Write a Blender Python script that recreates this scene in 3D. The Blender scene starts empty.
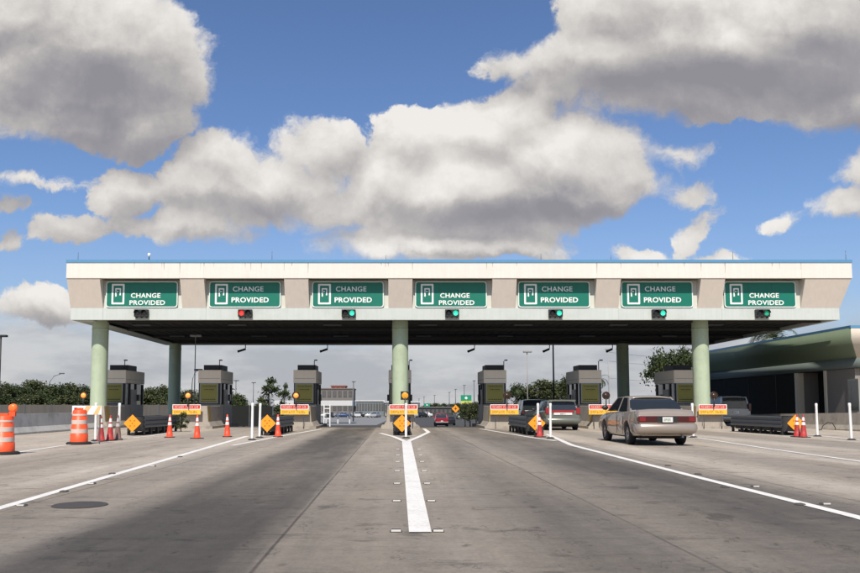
import bpy, bmesh, math, random
from mathutils import Vector, Matrix, Euler
R = math.radians
random.seed(7)
sc = bpy.context.scene
col = sc.collection

# ------------------------------------------------------------------ camera
F = 800.0; CX = 395.0; HY = 406.0; CAMZ = 1.27; TILT = R(4.5)
cam_d = bpy.data.cameras.new('camera'); cam = bpy.data.objects.new('camera', cam_d); col.objects.link(cam)
cam.location = (0, 0, CAMZ); cam.rotation_euler = (R(90) + TILT, 0, 0)
cam_d.sensor_fit = 'HORIZONTAL'; cam_d.sensor_width = 36; cam_d.lens = F / 860 * 36
SX = (430 - CX) / 860; SY = (HY - 286.5 - F * math.tan(TILT)) / 860
cam_d.shift_x = SX; cam_d.shift_y = SY
cam_d.clip_end = 9000; cam_d.clip_start = 0.1
sc.camera = cam
def ray(px, py):
    x = (px - 430 + SX * 860) / F; y = (286.5 - py + SY * 860) / F
    c, s = math.cos(TILT), math.sin(TILT)
    return Vector((x, c - y * s, s + y * c))
def P(px, py, Y):
    d = ray(px, py); t = Y / d.y
    return Vector((d.x * t, Y, CAMZ + d.z * t))
def G(px, py, z=0.0):
    d = ray(px, py); t = (z - CAMZ) / d.z
    return Vector((d.x * t, d.y * t, z))
def zg(Y):
    if Y < 50: return 0.0
    if Y < 120: return -0.0258 * (Y - 50)
    return -1.806

sc.render.engine = 'CYCLES'
sc.view_settings.view_transform = 'Standard'; sc.view_settings.look = 'None'
sc.view_settings.gamma = 1; sc.view_settings.use_curve_mapping = False
sc.view_settings.exposure = 0.0

# ------------------------------------------------------------------ node helper
class NT:
    def __init__(s, nt): s.nt = nt
    def new(s, t, **k):
        n = s.nt.nodes.new(t)
        for a, v in k.items(): setattr(n, a, v)
        return n
    def sock(s, i, v):
        if isinstance(v, E): s.nt.links.new(v.o, i)
        elif v is not None: i.default_value = v
    def math(s, op, *a, clamp=False):
        n = s.new('ShaderNodeMath', operation=op); n.use_clamp = clamp
        for i, v in enumerate(a): s.sock(n.inputs[i], v)
        return E(s, n.outputs[0])
    def mr(s, v, a, b, c=0.0, d=1.0, smooth=True):
        n = s.new('ShaderNodeMapRange', interpolation_type='SMOOTHSTEP' if smooth else 'LINEAR')
        for i, q in enumerate((v, a, b, c, d)): s.sock(n.inputs[i], q)
        return E(s, n.outputs[0])
    def vec(s, x, y, z):
        n = s.new('ShaderNodeCombineXYZ')
        for i, q in enumerate((x, y, z)): s.sock(n.inputs[i], q)
        return E(s, n.outputs[0])
    def sep(s, v):
        n = s.new('ShaderNodeSeparateXYZ'); s.sock(n.inputs[0], v)
        return [E(s, o) for o in n.outputs]
    def noise(s, v, scale, detail=5, rough=0.5, dist=0.0, lac=2.0, dim='3D'):
        n = s.new('ShaderNodeTexNoise', noise_dimensions=dim); s.sock(n.inputs['Vector'], v)
        n.inputs['Scale'].default_value = scale; n.inputs['Detail'].default_value = detail
        n.inputs['Roughness'].default_value = rough; n.inputs['Distortion'].default_value = dist
        n.inputs['Lacunarity'].default_value = lac
        return E(s, n.outputs['Fac'])
    def mixc(s, f, a, b, mode='MIX'):
        n = s.new('ShaderNodeMix', data_type='RGBA', blend_type=mode)
        s.sock(n.inputs[0], f)
        s.sock(n.inputs[6], a if isinstance(a, E) else (*a, 1)); s.sock(n.inputs[7], b if isinstance(b, E) else (*b, 1))
        return E(s, n.outputs[2])
    def vscale(s, v, q):
        n = s.new('ShaderNodeVectorMath', operation='SCALE'); s.sock(n.inputs[0], v); s.sock(n.inputs[3], q)
        return E(s, n.outputs[0])
    def vmul(s, v, q):
        n = s.new('ShaderNodeVectorMath', operation='MULTIPLY'); s.sock(n.inputs[0], v); s.sock(n.inputs[1], q)
        return E(s, n.outputs[0])
class E:
    def __init__(s, t, o): s.t = t; s.o = o
    def __add__(s, b): return s.t.math('ADD', s, b)
    __radd__ = __add__
    def __sub__(s, b): return s.t.math('SUBTRACT', s, b)
    def __rsub__(s, b): return s.t.math('SUBTRACT', b, s)
    def __mul__(s, b): return s.t.math('MULTIPLY', s, b)
    __rmul__ = __mul__
    def __truediv__(s, b): return s.t.math('DIVIDE', s, b)
def s2l(c): return tuple(((v / 255) / 12.92 if v / 255 <= 0.04045 else ((v / 255 + 0.055) / 1.055) ** 2.4) for v in c)

# ------------------------------------------------------------------ sky and sun
SUN_EL = 50.0; SUN_AZ = 6.0          # sun behind the camera, a little to the left
sd = Vector((-math.sin(R(SUN_AZ)) * math.cos(R(SUN_EL)), -math.cos(R(SUN_AZ)) * math.cos(R(SUN_EL)), math.sin(R(SUN_EL))))
w = bpy.data.worlds.new('World'); sc.world = w; w.use_nodes = True
w.node_tree.nodes.clear()
T = NT(w.node_tree)
SKY = 0.085
def build_sky():
    sky = T.new('ShaderNodeTexSky', sky_type='NISHITA'); sky.sun_disc = False
    sky.sun_elevation = R(SUN_EL); sky.sun_rotation = math.atan2(sd.x, sd.y)
    sky.air_density = 1.0; sky.dust_density = 0.6; sky.ozone_density = 2.5
    g = E(T, T.new('ShaderNodeTexCoord').outputs['Generated'])
    x, y, z = T.sep(g)
    yy = T.math('MAXIMUM', T.math('ABSOLUTE', y), 0.12)
    u = x / yy; v = z / yy
    p = T.vec(u, v, 0.0)
    SZ = (0.0006 * 38)
    clouds = [(85, 50, 150, 92), (190, 70, 42, 50), (60, 112, 90, 36), (135, 128, 62, 30), (20, 20, 110, 60), (120, 20, 70, 40),
              (250, 188, 110, 36), (112, 190, 34, 20), (182, 224, 66, 19), (325, 152, 44, 32), (225, 165, 50, 25),
              (450, 190, 115, 60), (560, 165, 96, 62), (415, 145, 50, 34), (525, 112, 58, 32), (480, 130, 60, 30), (622, 168, 42, 30), (430, 240, 125, 22), (330, 205, 90, 24),
              (610, 62, 112, 42), (740, 50, 180, 70), (835, 98, 70, 34), (510, 62, 42, 17), (690, 100, 110, 30), (560, 85, 60, 26), (800, 20, 120, 60), (610, 20, 60, 30),
              (694, 187, 20, 10), (668, 158, 34, 10), (650, 185, 22, 10), (703, 222, 10, 22, 1, -25), (632, 250, 26, 9), (724, 254, 24, 8), (848, 204, 42, 17), (860, 165, 38, 24),
              (788, 211, 11, 6), (70, 232, 30, 16), (545, 255, 14, 6), (42, 310, 46, 20), (8, 250, 12, 6), (0, 210, 20, 7), (25, 187, 40, 6)]
    def vor(vec, scale, det, rough=.5):
        n = T.new('ShaderNodeTexVoronoi', feature='F1', voronoi_dimensions='2D'); n.inputs['Scale'].default_value = scale; n.inputs['Detail'].default_value = det
        n.inputs['Roughness'].default_value = rough; n.inputs['Randomness'].default_value = 1; n.normalize = True
        T.sock(n.inputs['Vector'], vec); return E(T, n.outputs['Distance'])
    def field(u, v, det):
        n1 = T.noise(T.vec(u + 3.1, v, 0), 5.0, 6, 0.6, dim='2D'); n2 = T.noise(T.vec(u, v + 7.7, 0), 5.0, 6, 0.6, dim='2D')
        wu = u + (n1 - 0.5) * 0.12; wv = v + (n2 - 0.5) * 0.09
        f = None
        for c in clouds:
            cx, cy, rx, ry = c[:4]; rot = c[5] if len(c) > 5 else 0
            d = ray(cx, cy); a = (wu - d.x / d.y); b = (wv - d.z / d.y)
            if rot:
                c_, s_ = math.cos(R(rot)), math.sin(R(rot)); a, b = a * c_ + b * s_, b * c_ - a * s_
            a = a * (F / rx); b = b * (F / ry)
            e = (1.0 - T.math('SQRT', a * a + b * b)) * (min(rx, ry * 1.5) / 60.0)
            if f is None: f = e
            else: f = T.math('SMOOTH_MAX', f, e, 0.12)
        bl = vor(T.vec(wu, wv * 1.25, 0), 9.0, det, .5)
        fb = T.noise(T.vec(wu + 5.5, wv, 0), 14.0, 7, .68, dim='2D')
        return f + (0.40 - bl) * 0.50 + (fb - .5) * .62, n1, wu, wv
    f2, n1, wu, wv = field(u, v, 3)
    f3, _, _, _ = field(u - 0.010, v + 0.030, 2)
    n2 = T.noise(T.vec(u, v + 7.7, 0), 5.0, 6, 0.6, dim='2D')
    edge = T.noise(T.vec(u, v + 21.0, 0), 4.0, 3, .5, dim='2D')
    dens = T.mr(f2, -0.06, T.mr(edge, .35, .66, .06, .32))
    thick = T.mr(f2, 0.05, 0.9)
    lit = f2 - f3
    def blob(cx, cy, rx, ry, wgt):
        d = ray(cx, cy); a = (wu - d.x / d.y) * (F / rx); b = (wv - d.z / d.y) * (F / ry)
        return T.mr(T.math('SQRT', a * a + b * b), 1.3, 0.1) * wgt
    darks = [(85, 75, 130, 40, .80), (130, 145, 100, 26, .75), (60, 25, 150, 50, .65), (60, 112, 100, 26, .45), (160, 60, 60, 60, .3), (530, 208, 140, 16, .95), (420, 210, 90, 18, .65), (300, 204, 100, 18, .55),
             (770, 65, 170, 50, 1.0), (680, 95, 170, 40, .95), (580, 75, 110, 36, .7), (840, 110, 70, 34, .75), (720, 20, 190, 50, .65), (190, 234, 70, 8, .4), (470, 254, 90, 7, .25), (190, 200, 90, 12, .45), (75, 235, 40, 20, .7), (0, 210, 60, 20, .7), (5, 250, 40, 20, .6), (700, 200, 40, 40, .3), (40, 325, 60, 14, .45), (560, 170, 60, 40, .2)]
    dk = None
    for c in darks:
        e = blob(*c); dk = e if dk is None else T.math('MAXIMUM', dk, e)
    lum = 0.66 - dk * 0.40 - thick * 0.04 + lit * 0.55 + (n1 - 0.5) * 0.55 + blob(440, 246, 140, 10, .30) + blob(500, 130, 90, 30, .12) + (n2 - .5) * .3
    lum = T.math('MAXIMUM', T.math('MINIMUM', lum, 1.0), 0.0)
    def cc(c, k=1.0): return tuple(q * k / SKY for q in s2l(c))
    n = T.new('ShaderNodeValToRGB'); T.sock(n.inputs[0], lum)
    el = n.color_ramp.elements
    el[0].position = 0.0; el[0].color = (*s2l((146, 144, 149)), 1)
    el[1].position = 1.0; el[1].color = (*s2l((243, 239, 234)), 1)
    for pos, c_ in ((.22, (160, 157, 160)), (.45, (183, 179, 177)), (.7, (214, 210, 205))):
        q = el.new(pos); q.color = (*s2l(c_), 1)
    cloudc = T.vscale(E(T, n.outputs['Color']), 1.0 / SKY)
    # clear sky: the Nishita sky, thin high haze low down, grey cloud bank at the horizon
    skyc = T.vmul(E(T, sky.outputs[0]), (1.12, 1.25, 1.50))
    el_ = z
    hz = T.mr(v, 0.30, 0.02)
    c1 = T.mixc(hz * 0.35, skyc, cc((168, 172, 182)))
    bank = T.mr(v + (n1 - 0.5) * 0.10 + (n2 - .5) * .06, 0.135, 0.075)
    bn = T.noise(T.vec(u + 9.0, v * 3.5, 0), 5.0, 6, 0.6, dim='2D')
    bankc = T.mixc(T.mr(bn, 0.35, 0.68), cc((176, 178, 184)), cc((206, 206, 207)))
    c2 = T.mixc(bank * 0.9, c1, bankc)
    c3 = T.mixc(dens * 0.97, c2, cloudc)
    bg = T.new('ShaderNodeBackground'); bg.inputs[1].default_value = SKY
    T.sock(bg.inputs[0], c3)
    out = T.new('ShaderNodeOutputWorld'); w.node_tree.links.new(bg.outputs[0], out.inputs[0])
build_sky()
w.cycles.sampling_method = 'MANUAL'; w.cycles.sample_map_resolution = 512
sun_d = bpy.data.lights.new('sun', 'SUN'); sun_d.energy = 5.0; sun_d.angle = R(0.53); sun_d.color = (1.0, 0.93, 0.83)
sun = bpy.data.objects.new('sun', sun_d); col.objects.link(sun); sun.location = (-30, -40, 60)
sun.rotation_euler = sd.to_track_quat('Z', 'Y').to_euler()

# ------------------------------------------------------------------ object helpers
def tag(o, label=None, cat=None, group=None, kind=None):
    if label: o['label'] = label
    if cat: o['category'] = cat
    if group: o['group'] = group
    if kind: o['kind'] = kind
    return o
def empty(name, loc, label, cat, group=None, rz=0):
    o = bpy.data.objects.new(name, None); col.objects.link(o); o.location = loc; o.rotation_euler.z = rz
    o.empty_display_size = 0.3
    return tag(o, label, cat, group)
def copy_tree(o, parent=None):
    c = o.copy(); col.objects.link(c); c.parent = parent
    for ch in list(o.children): copy_tree(ch, c)
    return c
class MB:
    def __init__(s): s.v = []; s.f = []; s.sm = []
    def add(s, vs, fs, smooth=False):
        b = len(s.v); s.v += [tuple(v) for v in vs]; s.f += [tuple(i + b for i in f) for f in fs]; s.sm += [smooth] * len(fs); return s
    def box(s, x0, x1, y0, y1, z0, z1, bev=0.0):
        if bev <= 0:
            vs = [(x, y, z) for z in (z0, z1) for y in (y0, y1) for x in (x0, x1)]
            return s.add(vs, [(0, 2, 3, 1), (4, 5, 7, 6), (0, 1, 5, 4), (2, 6, 7, 3), (0, 4, 6, 2), (1, 3, 7, 5)])
        bm = bmesh.new(); bmesh.ops.create_cube(bm, size=1)
        for v in bm.verts: v.co = Vector(((x0 + x1) / 2 + v.co.x * (x1 - x0), (y0 + y1) / 2 + v.co.y * (y1 - y0), (z0 + z1) / 2 + v.co.z * (z1 - z0)))
        bmesh.ops.bevel(bm, geom=bm.edges[:], offset=bev, segments=2, affect='EDGES', profile=0.6)
        bm.verts.index_update(); s.add([v.co for v in bm.verts], [[v.index for v in f.verts] for f in bm.faces]); bm.free(); return s
    def prism(s, pts, d0, d1, axis='y', smooth=False):
        """pts: 2-D polygon; extruded along axis from d0 to d1"""
        n = len(pts)
        def mk(p, d): return {'y': (p[0], d, p[1]), 'x': (d, p[0], p[1]), 'z': (p[0], p[1], d)}[axis]
        vs = [mk(p, d0) for p in pts] + [mk(p, d1) for p in pts]
        s.add(vs, [tuple(range(n))[::-1], tuple(range(n, 2 * n))])
        s.add(vs, [(i, (i + 1) % n, n + (i + 1) % n, n + i) for i in range(n)], smooth); return s
    def tube(s, pts, r, n=10, cap=True):
        pts = [Vector(p) for p in pts]; rs = r if isinstance(r, (list, tuple)) else [r] * len(pts)
        vs = []
        for i, p in enumerate(pts):
            d = (pts[min(i + 1, len(pts) - 1)] - pts[max(i - 1, 0)]).normalized()
            a = d.cross(Vector((0, 0, 1)) if abs(d.z) < .9 else Vector((1, 0, 0))).normalized(); b = d.cross(a)
            for k in range(n):
                t = 2 * math.pi * k / n; vs.append(p + a * math.cos(t) * rs[i] + b * math.sin(t) * rs[i])
        fs = [(i * n + k, i * n + (k + 1) % n, (i + 1) * n + (k + 1) % n, (i + 1) * n + k) for i in range(len(pts) - 1) for k in range(n)]
        s.add(vs, fs, True)
        if cap:
            s.add(vs[:n], [tuple(range(n))]); s.add(vs[-n:], [tuple(range(n))[::-1]])
        return s
    def lathe(s, prof, c=(0, 0, 0), n=24, axis='z'):
        vs = []
        for r, h in prof:
            for k in range(n):
                t = 2 * math.pi * k / n; a, b = r * math.cos(t), r * math.sin(t)
                q = {'z': (a, b, h), 'y': (a, h, b), 'x': (h, a, b)}[axis]
                vs.append((c[0] + q[0], c[1] + q[1], c[2] + q[2]))
        m = len(prof)
        s.add(vs, [(i * n + k, i * n + (k + 1) % n, (i + 1) * n + (k + 1) % n, (i + 1) * n + k) for i in range(m - 1) for k in range(n)], True)
        return s
    def disc(s, c, r, n=24, axis='z'):
        vs = []
        for k in range(n):
            t = 2 * math.pi * k / n; a, b = r * math.cos(t), r * math.sin(t)
            q = {'z': (a, b, 0), 'y': (a, 0, b), 'x': (0, a, b)}[axis]; vs.append((c[0] + q[0], c[1] + q[1], c[2] + q[2]))
        return s.add(vs, [tuple(range(n))])
    def quad(s, a, b, c, d): return s.add([a, b, c, d], [(0, 1, 2, 3)])
    def build(s, name, mat, parent=None, loc=None, fix=True):
        me = bpy.data.meshes.new(name); me.from_pydata(s.v, [], s.f)
        me.polygons.foreach_set('use_smooth', s.sm)
        if fix:
            bm = bmesh.new(); bm.from_mesh(me); bmesh.ops.remove_doubles(bm, verts=bm.verts, dist=1e-5)
            bmesh.ops.recalc_face_normals(bm, faces=bm.faces); bm.to_mesh(me); bm.free()
        me.materials.append(mat); me.update()
        o = bpy.data.objects.new(name, me); col.objects.link(o); o.parent = parent
        if loc: o.location = loc
        return o
def bevel(o, wdt=0.01, seg=2):
    m = o.modifiers.new('bevel', 'BEVEL'); m.width = wdt; m.segments = seg; m.limit_method = 'ANGLE'; return o

# ------------------------------------------------------------------ materials
MC = {}
def mat(name, c, rough=0.6, metal=0.0, var=0.12, vs=6.0, bump=0.0, streak=0.0, spec=0.5, dirt=None, dscale=1.2, damt=0.0, coat=0.0):
    if name in MC: return MC[name]
    m = bpy.data.materials.new(name); m.use_nodes = True; nt = m.node_tree; t = NT(nt)
    b = nt.nodes['Principled BSDF']
    pos = E(t, t.new('ShaderNodeTexCoord').outputs['Object'])
    n = t.noise(pos, vs, 5, 0.6)
    k = (n - 0.5) * (2.4 * var) + 1.0
    if streak:
        sv = t.vmul(pos, (7.0, 7.0, 0.35)); k = k * ((t.noise(sv, 1.0, 4, 0.6) - 0.5) * (2.4 * streak) + 1.0)
    cc = t.vscale(t.mixc(0.0, c, c), k)
    if dirt:
        f = t.mr(t.noise(pos, dscale, 6, 0.62), 0.48, 0.72) * damt
        cc = t.mixc(f, cc, dirt)
    t.sock(b.inputs['Base Color'], cc)
    t.sock(b.inputs['Roughness'], (n - 0.5) * 0.25 + rough)
    b.inputs['Metallic'].default_value = metal; b.inputs['Specular IOR Level'].default_value = spec
    if coat: b.inputs['Coat Weight'].default_value = coat
    if bump:
        bn = t.new('ShaderNodeBump'); bn.inputs['Strength'].default_value = bump; bn.inputs['Distance'].default_value = 0.02
        t.sock(bn.inputs['Height'], t.noise(pos, vs * 5, 5, 0.6)); nt.links.new(bn.outputs[0], b.inputs['Normal'])
    MC[name] = m; return m
def emis(name, c, s):
    if name in MC: return MC[name]
    m = mat(name, c, 0.3, var=0.02); b = m.node_tree.nodes['Principled BSDF']
    b.inputs['Emission Color'].default_value = (*c, 1); b.inputs['Emission Strength'].default_value = s
    return m
white_p = mat('cream_stucco', (.74, .69, .615), .8, var=.035, vs=3, streak=.07, bump=.2, dirt=(.62, .57, .50), dscale=.7, damt=.3)
tan_p = mat('tan_stucco', (.70, .62, .53), .8, var=.05, vs=3, streak=.07, bump=.2)
teal_p = mat('pale_teal_paint', (.53, .57, .53), .7, var=.05, vs=2, streak=.09, dirt=(.42, .44, .40), dscale=.9, damt=.35)
blue_p = mat('blue_metal_edge', (.10, .27, .45), .45, var=.05)
mint_p = mat('mint_column_paint', (.43, .51, .355), .65, var=.06, vs=2, streak=.10, dirt=(.27, .29, .22), damt=.4)
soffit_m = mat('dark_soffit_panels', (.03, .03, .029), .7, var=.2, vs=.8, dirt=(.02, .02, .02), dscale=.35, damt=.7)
jamb_m = mat('white_recess_wall', (.60, .61, .54), .7, var=.03)
conc = mat('cast_concrete', (.38, .335, .275), .9, var=.15, vs=2.5, streak=.16, bump=.4, dirt=(.16, .14, .12), dscale=1.6, damt=.6)
conc_l = mat('pale_barrier_concrete', (.52, .51, .475), .9, var=.12, vs=2, streak=.10, bump=.4, dirt=(.24, .23, .21), dscale=.8, damt=.5)
yel_p = mat('worn_yellow_paint', (.42, .28, .07), .7, var=.25, vs=5)
booth_w = mat('booth_beige_panel', (.80, .70, .55), .6, var=.06, streak=.06)
booth_g = mat('booth_grey_metal', (.30, .265, .215), .5, var=.08, streak=.08)
dark_m = mat('black_window_frame', (.015, .015, .016), .4, var=.2)
glass_m = mat('dark_glass', (.02, .024, .026), .06, var=.1, spec=.8)
ac_m = mat('dark_roof_unit', (.035, .033, .036), .6, var=.25, vs=9)
olive_m = mat('olive_notice_board', (.24, .22, .04), .5, var=.15, vs=3)
grey_m = mat('grey_frame', (.30, .31, .28), .5, var=.1)
galv = mat('galvanised_steel', (.10, .11, .12), .5, metal=.3, var=.22, vs=5, streak=.1)
blk = mat('black_rubber', (.018, .017, .016), .85, var=.25, vs=10)
orange_d = mat('orange_diamond', (.95, .33, .015), .45, var=.04)
black_t = mat('black_lettering', (.04, .03, .02), .6, var=.05)
red_t = mat('red_sign_face', (.60, .045, .03), .45, var=.06)
yel_t = mat('yellow_sign_face', (.80, .48, .06), .45, var=.06)
white_t = mat('white_lettering', (.82, .84, .80), .45, var=.02)
white_thin = mat('white_reflective_trim', (.74, .78, .73), .45, var=.03)
green_s = mat('green_sign_face', (.004, .165, .11), .42, var=.05, vs=2)
cone_o = mat('cone_orange', (.80, .075, .025), .5, var=.08, vs=6, dirt=(.35, .06, .03), dscale=5, damt=.35)
cone_r = mat('cone_dull_red', (.42, .035, .03), .6, var=.1, vs=6, dirt=(.15, .05, .04), dscale=5, damt=.5)
cone_g = mat('cone_grimy_brown', (.20, .12, .095), .8, var=.1, vs=6)
cone_w = mat('reflective_white_band', (.75, .72, .68), .5, var=.06, vs=8)
drum_w = mat('scuffed_pink_band', (.62, .50, .43), .5, var=.08, vs=8)
drum_o = mat('drum_orange', (.86, .10, .025), .45, var=.06, vs=4, streak=.05)
post_w = mat('white_plastic_post', (.84, .83, .79), .4, var=.03, vs=8, dirt=(.5, .47, .42), dscale=6, damt=.3)
pole_g = mat('grey_lamp_pole', (.10, .10, .10), .5, var=.1)
pole_d = mat('dark_lamp_pole', (.03, .03, .03), .5, var=.1)

def text_mb(s, size, cx, cz, y, bold=0.0, wx=None, extr=0.006, sh=0):
    cu = bpy.data.curves.new('t', 'FONT'); cu.body = s; cu.size = size; cu.extrude = extr; cu.offset = bold
    cu.align_x = 'CENTER'; cu.resolution_u = 3; cu.space_character = 1.06
    o = bpy.data.objects.new('t', cu); col.objects.link(o)
    dg = bpy.context.evaluated_depsgraph_get(); dg.update(); me = o.evaluated_get(dg).to_mesh()
    xs = [v.co.x for v in me.vertices]; ys = [v.co.y for v in me.vertices]
    mx, w_ = (min(xs) + max(xs)) / 2, max(xs) - min(xs); my = (min(ys) + max(ys)) / 2
    k = (wx / w_) if wx else 1
    mb = MB(); mb.add([((v.co.x - mx) * k + cx, y - v.co.z, (v.co.y - my) + cz) for v in me.vertices], [tuple(p.vertices) for p in me.polygons])
    o.evaluated_get(dg).to_mesh_clear(); bpy.data.objects.remove(o); bpy.data.curves.remove(cu)
    return mb

# ------------------------------------------------------------------ ground
def concrete_road():
    m = bpy.data.materials.new('worn_road_concrete'); m.use_nodes = True; nt = m.node_tree; t = NT(nt); b = nt.nodes['Principled BSDF']
    pos = E(t, t.new('ShaderNodeNewGeometry').outputs['Position']); x, y, z = t.sep(pos)
    base = (.395, .335, .262)
    big = t.noise(t.vec(x * 0.5, y * 0.09, 0.0), 1.0, 5, 0.6)
    mid = t.noise(t.vec(x * 1.1, y * 0.28, 2.0), 1.0, 6, 0.65)
    cross = t.noise(t.vec(x * 0.35, y * 2.6, 4.0), 1.0, 5, 0.6)
    fine = t.noise(pos, 28.0, 4, 0.7)
    grit = t.noise(pos, 140.0, 2, 0.7)
    xw = x + (mid - .5) * 0.9
    def band(c, wd, amt, soft=.6):      # rubber and oil worn into a lane's middle
        d = t.math('ABSOLUTE', xw - c)
        return t.mr(d, wd + soft, wd - soft * .4) * amt
    near = t.mr(y, 4.0, 15.0, 1.0, 0.9)
    dk = band(-2.15, .95, .70, .75) * t.mr(x, -1.05, -1.2, 0.45, 1.0) + band(5.2, .9, .34, .9) + band(1.6, .5, .20, .8) + band(8.7, .7, .30, .8) + band(14.8, 1.0, .3) + band(-8.4, .9, .22) + band(3.6, .35, .18) + band(-.2, .7, .26, .5) + band(-4.4, .5, .30, .8) + band(3.4, 1.9, .34, 1.2) + band(-7.0, .4, .14, .7) + band(11.5, .5, .16, .8)
    dk = dk * ((big - .5) * 1.8 + 1.0)
    streak = t.noise(t.vec(x * 3.2, y * 0.12, 31.0), 1.0, 5, 0.65)
    k = (big - .5) * 0.75 + (mid - .5) * 0.6 + (streak - .5) * .5 + (cross - .5) * 0.42 + (fine - .5) * 0.45 + (grit - .5) * .6 + (t.noise(pos, 7.0, 6, .75) - .5) * .8 + 1.05
    k = k * (1.0 - t.math('MINIMUM', dk, .78))
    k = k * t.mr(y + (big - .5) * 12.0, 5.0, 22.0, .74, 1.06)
    # slab joints
    def joint(c, wd, p):
        fr = t.math('FRACT', (c / p))
        d = t.math('ABSOLUTE', fr - .5) * p
        return t.mr(d, wd, wd * .3, 0.0, 1.0)
    jx = joint(x + 1.1 + 1.825 + (mid - .5) * .05, .022, 3.65); jy = joint(y + 1.3 + (mid - .5) * .06, .02, 6.1)
    k = k * (1.0 - jx * t.mr(mid, .3, .6, .15, .55)) * (1.0 - jy * t.mr(mid, .4, .65, 0.0, .35))
    # scuffs, drips and patches
    sk = t.noise(t.vec(x * 1.3, y * 3.4, 41.0), 1.0, 5, .62)
    k = k * (1.0 - t.mr(sk, .56, .70) * .38) * (1.0 + t.mr(sk, .40, .31) * .14)
    dr = t.noise(t.vec(x * 5.5, y * 3.0, 51.0), 1.0, 4, .6)
    k = k * (1.0 - t.mr(dr, .63, .70) * .42)
    sp = t.noise(t.vec(x * 1.5, y * .9, 11.0), 1.0, 3, .5)
    k = k * (1.0 - t.mr(sp, .66, .72) * .35)
    cr = t.noise(t.vec(x, y * .5, 17.0), 1.1, 8, .7)
    k = k * (1.0 - t.mr(t.math('ABSOLUTE', cr - .5), .010, .0, 0.0, .5) * t.mr(sp, .5, .6))
    c = t.vscale(t.mixc(t.mr(big, .3, .7), base, (.370, .322, .262)), k)
    t.sock(b.inputs['Base Color'], c); t.sock(b.inputs['Roughness'], .86 - t.math('MINIMUM', dk, .7) * .25)
    b.inputs['Specular IOR Level'].default_value = .35
    bn = t.new('ShaderNodeBump'); bn.inputs['Strength'].default_value = .45; bn.inputs['Distance'].default_value = .01
    t.sock(bn.inputs['Height'], fine + grit * .6 + jx * -2.0); nt.links.new(bn.outputs[0], b.inputs['Normal'])
    return m
road_m = concrete_road()
YS = [-400, -5] + list(range(0, 50, 2)) + list(range(50, 126, 5)) + [140, 200, 400, 900, 2500, 5500]
def sheet(name, xs, ys, dz, m):
    mb = MB()
    for a, b_ in zip(ys[:-1], ys[1:]):
        for p, q in zip(xs[:-1], xs[1:]):
            mb.quad((p, a, zg(a) + dz), (q, a, zg(a) + dz), (q, b_, zg(b_) + dz), (p, b_, zg(b_) + dz))
    return tag(mb.build(name, m), kind='structure')
grass_m = mat('dry_verge_ground', (.13, .12, .07), .95, var=.3, vs=.3, dirt=(.06, .08, .03), dscale=.05, damt=.9)
sheet('ground', [-5000, -300, -60, 0, 60, 300, 5000], YS, -.012, grass_m)
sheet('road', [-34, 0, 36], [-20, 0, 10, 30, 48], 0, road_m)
asph = mat('far_asphalt_and_shade', (.055, .053, .05), .9, var=.2, vs=.3)  # dark far asphalt; its near strip stands in for the canopy's shadow band
sheet('far_road', [-34, 0, 36], [48, 50] + list(range(55, 126, 5)) + [200, 400], 0, asph)
lot_m = mat('parking_asphalt', (.20, .20, .195), .9, var=.15, vs=.2)
mb = MB(); mb.quad((-60, 130, -1.80), (-3, 130, -1.80), (6, 420, -1.80), (-160, 420, -1.80)); tag(mb.build('parking_lot', lot_m), kind='structure')

def paint_mat():
    m = bpy.data.materials.new('worn_white_road_paint'); m.use_nodes = True; t = NT(m.node_tree); b = m.node_tree.nodes['Principled BSDF']
    pos = E(t, t.new('ShaderNodeNewGeometry').outputs['Position'])
    n = t.noise(pos, 22, 6, .7); n2 = t.noise(pos, 1.6, 5, .6)
    f = t.mr(n * .6 + n2 * .4, .46, .66) * .5
    t.sock(b.inputs['Base Color'], t.mixc(f, (.78, .75, .69), (.42, .39, .35))); b.inputs['Roughness'].default_value = .7
    return m
paint = paint_mat()
def stripe(name, pts, wd):
    """painted line through ground pixels"""
    ps = [G(*p) for p in pts]; ws = wd if isinstance(wd, (list, tuple)) else [wd] * len(ps)
    mb = MB(); L = []; Rr = []
    for i, p in enumerate(ps):
        d = (ps[min(i + 1, len(ps) - 1)] - ps[max(0, i - 1)]); d.z = 0; d.normalize(); nrm = Vector((-d.y, d.x, 0))
        L.append(p + nrm * ws[i] / 2); Rr.append(p - nrm * ws[i] / 2)
    for i in range(len(ps) - 1):
        n = max(1, int((ps[i + 1] - ps[i]).length / 1.5))
        for k in range(n):
            a, b_ = k / n, (k + 1) / n
            q = [L[i].lerp(L[i + 1], a), L[i].lerp(L[i + 1], b_), Rr[i].lerp(Rr[i + 1], b_), Rr[i].lerp(Rr[i + 1], a)]
            stripe.n += 0
            mb.quad(*[(v.x, v.y, zg(v.y) + stripe.z) for v in q])
    o = mb.build(name, paint); tag(o, kind='structure'); stripe.z += .001; return o
stripe.n = 0; stripe.z = .004
stripe('lane_line', [(-120, 543), (0, 508), (120, 473), (247, 436.2)], [.15, .15, .16, .22])
stripe('lane_line', [(232, 445.6), (284, 435.5), (322, 429)], .16)
stripe('lane_line', [(-60, 464), (0, 455), (60, 446), (97, 441.8), (150, 436), (178, 431.5)], .14)
stripe('lane_line', [(980, 553), (860, 518), (700, 478), (572, 445.3), (547, 434.2)], [.17, .17, .17, .20, .22])
stripe('lane_line', [(556, 441), (530, 437.3), (480, 428.8)], .16)
stripe('lane_line', [(960, 478), (860, 461.5), (770, 449), (684, 435.8)], .15)
stripe('lane_line', [(795, 433.3), (830, 437), (860, 440.5), (960, 452)], .14)
stripe('lane_line', [(700, 429.5), (740, 431), (795, 433.5)], .12)
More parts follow.
